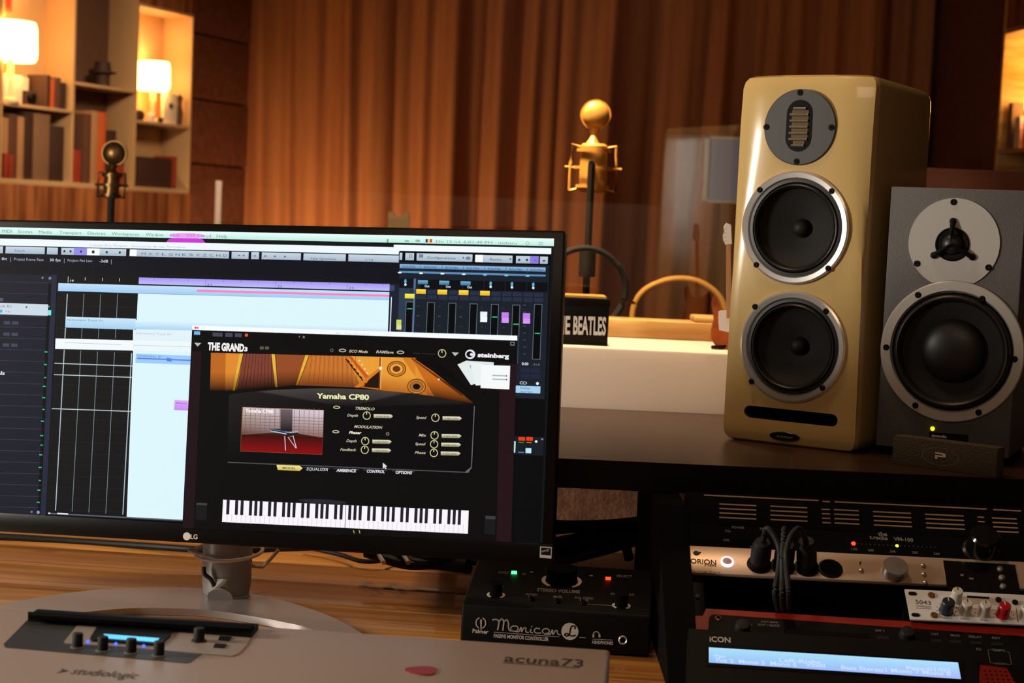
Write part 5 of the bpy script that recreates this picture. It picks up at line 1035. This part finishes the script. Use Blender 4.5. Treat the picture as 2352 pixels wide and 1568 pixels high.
for i in range(19):
    x = 1970+9.9*i
    if abs(x-2060) > 5: MB().lathe(R, R.loc(x, 1249.3+(x-1960)*.047), [(.0013, .0005), (.0011, .0012), (0, .0014)], 8).build('unlit_light', MT['dark_metal'], vm)
cb_ = R.loc(2252, 1268); MB().lathe(R, cb_, [(.0215, .0006), (.0215, .003), (.0185, .0045), (.0175, .027), (.0155, .030), (0, .0305)], 44).build('large_knob', MT['black_gloss'], vm)
# silver interface
oi = thing('audio_interface', 'silver-faced audio interface with white glowing ring button and round sockets', 'audio interface', R.pt(.24, (b_or+b_ob)/2))
MB().box(R, ax0, ax1, b_ob, b_or-.0006, -.0, .005, .0006).build('faceplate', MT['orion_face'], oi)
MB().box(R, ax0+.018, ax1-.018, b_ob+.001, b_or-.002, -.05, -.0005).build('chassis', MT['black_matte'], oi)
Ro = PL(R.pt(0, 0, .005), R.e, R.u)
m = MB(); pq(m, Ro, [(2166, 1287), (2331, 1297), (2344, 1366), (2176, 1356)], 0, .0006); m.build('display_window', MT['black_gloss'], oi, 0)
m = MB(); text(m, Ro, 'ORION', (1586, 1293), (1645, 1297), 11, .0003, None, .015); text(m, Ro, 'STUDIO', (1618, 1299), (1645, 1301), 5, .0003, None, .03); text(m, Ro, 'Synergy Core', (1588, 1312), (1654, 1316), 4, .0003)
m.lathe(Ro, Ro.loc(1599, 1270), [(.0036, 0), (.0036, .0003), (0, .0003)], 16); pq(m, Ro, [(1596, 1266), (1611, 1268), (1606, 1273), (1598, 1273)], 0, .0004)
m.quad(Ro, [Ro.loc(*p) for p in ((1976, 1299), (1979, 1291), (1974, 1289), (1973, 1292))], .0003); m.build('lettering', MT['print_dark'], oi, 0)
c = Ro.loc(1670, 1291); MB().ring(Ro, c, [(.0076, 0), (.0072, .0025), (.0058, .003), (.0056, .0)], 32).build('button_glow_ring', MT['led_white'], oi); MB().lathe(Ro, c, [(.0057, 0), (.0056, .0022), (0, .0024)], 24).build('power_button', MT['orion_face'], oi)
jk = []
for x, y in ((1744, 1296), (1798, 1300), (1853, 1303), (1907, 1306)):
    c = Ro.loc(x, y); jk.append(c); MB().ring(Ro, c, [(.0145, 0), (.0142, .0012), (.012, .0018), (.0105, .0004), (.0105, 0)], 36).build('socket_rim', MT['black'], oi); MB().lathe(Ro, c, [(.0106, 0), (.0106, .0006), (0, .0006)], 28).build('socket_hole', MT['black_matte'], oi)
c = Ro.loc(2053, 1315); MB().lathe(Ro, c, [(.0148, 0), (.0146, .011), (.0138, .0125), (0, .0128)], 44).build('volume_knob', MT['aluminium'], oi)
for x, y in ((1978, 1311), (2120, 1300), (2122, 1320), (2125, 1339)): MB().lathe(Ro, Ro.loc(x, y), [(.0028, 0), (.0026, .0022), (.001, .003), (0, .003)], 16).build('small_button', MT['aluminium'], oi)
Rd = PL(R.pt(0, 0, .0056), R.e, R.u)
m = MB(); text(m, Rd, 'PUSH', (2294, 1293), (2316, 1295), 5, .0003, None, .01); m.build('window_lettering', MT['print_grey'], oi, 0)
for x, y in ((2297, 1307), (2301, 1327), (2304, 1347)): MB().lathe(Rd, Rd.loc(x, y), [(.0038, 0), (.0036, .002), (.002, .0034), (0, .0036)], 18).build('window_button', MT['aluminium'], oi)
m = MB(); pq(m, Rd, [(2206, 1318), (2213, 1318.5), (2213, 1323), (2206, 1322.5)], 0, .0003); pq(m, Rd, [(2226, 1326), (2236, 1327), (2236, 1331), (2226, 1330)], 0, .0003); m.build('window_glyphs', MT['print_grey'], oi, 0)
# plugs with cables in the three left sockets
for i, (c, top, lean, lb) in enumerate(((jk[0], (1752, 1222), 0, 'black jack plug in the leftmost socket of the silver interface'), (jk[1], (1806, 1228), 0, 'black jack plug in the second socket of the silver interface'), (jk[2], (1852, 1220), 0, 'black jack plug in the third socket of the silver interface'))):
    base = Ro.pt(c[0], c[1], .001); tipd = (at(top[0], top[1]+22, 1.905*.956)-base); tip = base+tipd*(1.0)
    t = thing('jack_plug', lb, 'plug', base, 'jack plugs in the silver interface')
    ps = [base+tipd*k for k in (0, .06, .5, .85, 1)]; MB().tube(ps, .01, 20, [.0105, .0115, .0118, .0108, .0085]).build('plug_body', MT['rubber'], t)
    MB().tube([base+tipd*.04-tipd*.02, base+tipd*.12], .0125, 20).build('collar', MT['black'], t)
    ends = [(1788, 1400), (1799, 1402), (1812, 1403)][i]
    mids = [[(1760, 1214), (1776, 1228), (1790, 1262), (1788, 1310), (1780, 1360)], [(1802, 1214), (1800, 1236), (1797, 1290), (1797, 1330), (1796, 1365)], [(1838, 1214), (1818, 1228), (1806, 1268), (1808, 1320), (1812, 1362)]][i]
    dep = [1.816, 1.810, 1.802, 1.793, 1.783]
    pts = [tip-tipd*.05]+[at(x, y, d-.012*i) for (x, y), d in zip(mids, dep)]+[at(*ends, 1.79)]
    MB().tube(smooth_path(pts, 8), .0034, 10).build('cable', MT['rubber'], t)

# white half-rack compressor
n0 = R.loc(2078, 1353); nb0 = R.loc(2087, 1421); Rn = PL(R.pt(0, 0, .012), R.e, R.u)
nc = [Rn.loc(*p) for p in ((2078, 1352), (2400, 1370), (2412, 1442), (2086, 1421))]
aN, bN0, bN1 = nc[0][0], (nc[3][1]), (nc[0][1])
ne = thing('compressor', 'white-faced half-width rack unit with black, white and red knobs', 'rack unit', Rn.pt(aN+.1, (bN0+bN1)/2, -.02))
MB().box(Rn, aN, ax1-.002, bN0, bN1, -.0025, 0, .0005).build('faceplate', MT['neve_face'], ne)
MB().box(Rn, aN+.004, ax1-.006, bN0+.002, bN1-.002, -.06, -.0026).build('chassis', MT['black_matte'], ne)
for x, y, r in ((2096, 1363, 1), (2103, 1412, 1), (2139, 1367, 0), (2145, 1413, 0)):
    c = Rn.loc(x, y)
    if r: MB().prism(Rn, stad(c, .0048, .0027, 6), 0, .0004).build('mount_hole', MT['black'], ne, 0)
    else: MB().lathe(Rn, c, [(.0042, 0), (.0040, .0014), (.002, .0018), (0, .0012)], 16).build('screw', MT['bronze'], ne)
m = MB(); text(m, Rn, '5043', (2103, 1386), (2138, 1389), 9, .0003, None, .0); text(m, Rn, 'COMPRESSOR', (2104, 1393), (2139, 1396), 4, .0003); m.quad(Rn, [Rn.loc(*p) for p in ((2104, 1396.5), (2138, 1398.5), (2138, 1397.6), (2104, 1395.6))], .0003)
for s, x0, x1, y in (('THRESHOLD', 2160, 2187, 1420), ('RATIO', 2207, 2227, 1422), ('ATTACK', 2251, 2270, 1425), ('GAIN', 2299, 2312, 1428)): text(m, Rn, s, (x0, y), (x1, y+1.3), 4, .0003)
for x, y in ((2173, 1402), (2217, 1404), (2262, 1407), (2306, 1410)): 
    c = Rn.loc(x, y)
    for k in range(9): t = -.6+k*(math.pi+1.2)/8; m.lathe(Rn, (c[0]+.0105*math.cos(t), c[1]+.0105*math.sin(t)), [(.0006, 0), (.0006, .0003), (0, .0003)], 6)
m.quad(Rn, [Rn.loc(*p) for p in ((2337, 1428), (2339, 1428), (2334, 1394), (2333, 1394))], .0003)
m.build('lettering', MT['print_dark'], ne, 0)
for x, y, mt, r in ((2173, 1403, 'blue_knob', .0075), (2194, 1378, 'white_knob', .0062), (2216, 1406, 'white_knob', .0062), (2258, 1409, 'white_knob', .0062), (2302, 1412, 'red_knob', .0070), (2352, 1416, 'white_knob', .0062)):
    c = Rn.loc(x, y); k = MB().lathe(Rn, c, [(r*1.1, 0), (r*1.05, .002), (r, .0026), (r*.96, .0155), (r*.86, .0165), (0, .0165)], 28).build('knob', MT[mt], ne); k['label'] = {'blue_knob': 'black knob', 'white_knob': 'white knob', 'red_knob': 'red knob'}[mt]
    MB().box(PL(Rn.pt(c[0], c[1], .0165), R.e, R.u), -.0004, .0004, r*.1, r*.85, 0, .0003).build('pointer', MT['print_pale' if mt != 'white_knob' else 'black'], k, 0)
for x, y in ((2293, 1378), (2331, 1384)): MB().lathe(Rn, Rn.loc(x, y), [(.0034, 0), (.0034, .002), (0, .0026)], 14).build('toggle_button', MT['black'], ne)
m = MB(); pq(m, Rn, [(2221, 1368), (2272, 1371), (2272, 1375), (2221, 1372)], 0, .0006); m.build('meter_slot', MT['black'], ne)
# red unit behind the display controller
Rr = PL(R.pt(0, 0, .004), R.e, R.u)
rd = thing('effects_unit', 'red-framed black effects unit behind the blue display', 'rack unit', Rr.pt(.25, R.loc(1900, 1470)[1], -.02))
m = MB(); pq(m, Rr, [(1622, 1397), (2460, 1450), (2500, 1571), (1574, 1571), (1580, 1413), (1614, 1414)], -.010, 0); m.build('red_body', MT['red_paint'], rd)
m = MB(); pq(m, Rr, [(1645, 1412), (2460, 1470), (2500, 1575), (2337, 1575), (2312, 1533), (2250, 1525), (2246, 1575), (1620, 1575), (1628, 1420), (1634, 1413)], .0001, .0012); m.build('black_face', MT['black'], rd, 0)
Rq = PL(R.pt(0, 0, .0052), R.e, R.u); m = MB()
for s, x0, x1, y, h in (('EDIT / BACK', 1741, 1792, 1437, 5), ('SHIFT MENU', 1748, 1788, 1429, 3.5), ('SW 1', 2011, 2031, 1450, 5), ('A1', 2064, 2072, 1457, 5), ('DIST', 2138, 2157, 1458, 5), ('MOD', 2184, 2206, 1461, 5), ('DELAY', 2226, 2256, 1464, 5), ('REV', 2279, 2298, 1467, 5), ('K2', 2243, 2254, 1493, 5), ('TEMPO', 2278, 2309, 1495, 5), ('ASSIGN', 2284, 2313, 1525, 3.5), ('V', 1691, 1696, 1437, 5), ('2', 1725, 1728, 1437, 4)): text(m, Rq, s, (x0, y), (x1, y+(x1-x0)*.05), h, .0003, None, .015)
for a_, b_ in (((2269, 1493), (2274, 1520)), ((2274, 1521), (2281, 1523)), ((2312, 1497), (2318, 1497.5)), ((2318, 1498), (2323, 1524)), ((2315, 1526), (2323, 1525)), ((2270, 1491.5), (2276, 1492))): stroke(Rq, [a_, b_], .0005, .0003, m)
m.build('lettering', MT['print_grey'], rd, 0)
for x, y in ((1700, 1446), (2078, 1462)): MB().lathe(Rr, Rr.loc(x+4, y), [(.0085, .001), (.008, .009), (.007, .0105), (0, .011)], 24).build('knob', MT['rubber'], rd)
for x in (2026, 2148, 2193, 2240, 2288): m = MB(); y = 1463+(x-2026)*.055; pq(m, Rr, [(x-12, y), (x+14, y+1.2), (x+16, y+8.2), (x-11, y+7)], .001, .0022); m.build('button', MT['rubber'], rd)
m = MB(); pq(m, Rr, [(1800, 1447), (1995, 1457), (1996, 1467), (1800, 1457)], .001, .0022); m.build('display', MT['black_gloss'], rd, 0)
c = Rr.loc(1650, 1421); MB().ring(Rr, c, [(.004, .001), (.0038, .0022), (.0026, .0028), (.0022, .001)], 20).build('screw', MT['bronze'], rd)
m = MB()
for i in range(6):
    for j in range(4): m.lathe(Rr, Rr.loc(2262+12*i+3*j, 1540+9*j+.6*i), [(.0011, .0001), (.0011, .0003), (0, .0003)], 8)
m.build('grille_holes', MT['black_matte'], rd, 0)
# display controller lying in front
Ri = PL(R.pt(0, 0, .040), R.e, R.u)
ic = thing('display_controller', 'black controller with long glowing light-blue display, bottom right', 'display', Ri.pt(Ri.loc(1900, 1540)[0], Ri.loc(1900, 1540)[1], -.015))
m = MB(); pq(m, Ri, [(1582, 1443), (2236, 1478), (2255, 1600), (1579, 1590)], -.026, 0); m.build('case', MT['black'], ic)
lq = [(1628, 1487), (2200, 1522), (2207, 1560), (1628, 1522)]
m = MB(); ls = [Ri.loc(*p) for p in lq]; C1, C2 = (155, 205, 250), (190, 235, 255)
m.add([Ri.pt(a, b, .0008) for a, b in reversed(ls)], [[0, 1, 2, 3]], [[(150, 190, 250), (165, 185, 255), (175, 225, 250), (170, 225, 250)]])
for s, x0, x1, y, h in (('Pan', 1642, 1665, 1511, 8), ('Left-Right', 1790, 1886, 1521, 9), ('Page:01/02', 2082, 2184, 1539, 9), ('Fus 2  Mono 5  Mono 6', 1645, 1830, 1521, 9), ('Viool', 1850, 1895, 1531, 9), ('Bass Stereo1 Mono 7 Mono 8', 1932, 2184, 1538, 9)):
    text(m, Ri, s, (x0, y), (x1, y+(x1-x0)*.06), h, .0011, (205, 225, 255), .02)
m.build('lit_display', MT['screen'], ic, 0)
m = MB(); lb_ = [Ri.loc(*p) for p in ((1620, 1481), (2208, 1517), (2216, 1566), (1620, 1529))]; m.prism(Ri, lb_[::-1], 0, .0006); m.build('display_bezel', MT['black_gloss'], ic, 0)
m = MB(); text(m, Ri, 'iCON', (1630, 1473), (1678, 1476), 12, .0003, None, .02); m.build('lettering', MT['print_white'], ic, 0)

# ================================================================ CABLES ON THE DESK
def cable(pts, r, label, name='cable', group=None, mt='rubber', n_=6):
    o_ = MB().tube(smooth_path([at(*p) for p in pts], n_), r*.82, 10).build(name, MT[mt]); return tag(o_, label, 'cable', group)
cable([(-120, 1228, 2.3), (0, 1232, 2.3), (180, 1243, 2.3), (330, 1253, 2.28), (470, 1262, 2.25), (600, 1262, 2.3), (760, 1262, 2.34)], .006, 'thick black cable running left along the desk behind the monitor')
cable([(700, 1255, 2.3), (780, 1273, 2.26), (830, 1288, 2.22), (880, 1286, 2.22), (960, 1268, 2.3)], .004, 'thin black cable hanging below the monitor right of its stand')
GB = 'black cables bundled between monitor and rack'
for i, (pts, r) in enumerate((([(1180, 1196, 2.32), (1290, 1205, 2.32), (1400, 1203, 2.3), (1500, 1192, 2.26)], .0085), ([(1180, 1225, 2.3), (1290, 1217, 2.3), (1400, 1210, 2.28), (1505, 1210, 2.26)], .007), ([(1150, 1262, 2.28), (1280, 1243, 2.28), (1380, 1226, 2.26), (1505, 1225, 2.24)], .0085), ([(1150, 1275, 2.26), (1290, 1256, 2.25), (1390, 1238, 2.24), (1505, 1238, 2.22)], .008), ([(1150, 1290, 2.24), (1290, 1268, 2.23), (1390, 1243, 2.22), (1505, 1221, 2.2)], .007), ([(1120, 1300, 2.2), (1270, 1290, 2.2), (1370, 1268, 2.2), (1440, 1248, 2.2), (1508, 1232, 2.18)], .0085))):
    cable(pts, r, ['topmost thick cable of the bundle right of the monitor', 'second cable down in the bundle right of the monitor', 'third thick cable down in the bundle right of the monitor', 'fourth cable down in the bundle right of the monitor', 'fifth, thinner cable down in the bundle right of the monitor', 'lowest thick cable of the bundle, just behind the volume controller'][i], group=GB)
for i, (x, lb) in enumerate(((1437, 'left of two short black plugs hanging from the cable bundle'), (1473, 'right of two short black plugs hanging from the cable bundle'))):
    cable([(x, 1240, 2.25), (x+3, 1262, 2.25), (x+8, 1283, 2.24)], .0085, lb, 'plug', 'short plugs under the bundle')
for i, (x0, y0, x1, y1, lb) in enumerate(((840, 1268, 1080, 1306, 'dark cable lying in front of the others below the monitor'), (900, 1272, 1075, 1296, 'dark cable below the monitor reaching the volume controller'), (930, 1262, 1110, 1288, 'rear dark cable below the right half of the monitor'))):
    cable([(x0, y0, 2.12), ((x0+x1)/2-30, (y0+y1)/2+8, 2.1), ((x0+x1)/2+40, (y0+y1)/2+9, 2.1), (x1, y1, 2.08)], .0085, lb, group='dark cables below the monitor')
for i, (x, lb) in enumerate(((874, 'left chrome jack plug tip glinting below the monitor'), (930, 'right chrome jack plug tip glinting below the monitor'))):
    t = thing('jack_plug', lb, 'plug', at(x, 1285, 2.08), 'chrome-tipped plugs below the monitor')
    A_, B_ = at(x-5, 1272, 2.1), at(x+8, 1292, 2.07); MB().tube([A_, A_*.5+B_*.5, B_], .003, 10).build('tip', MT['chrome'], t); MB().tube([A_-(B_-A_)*1.3, A_], .006, 12).build('plug_body', MT['rubber'], t)
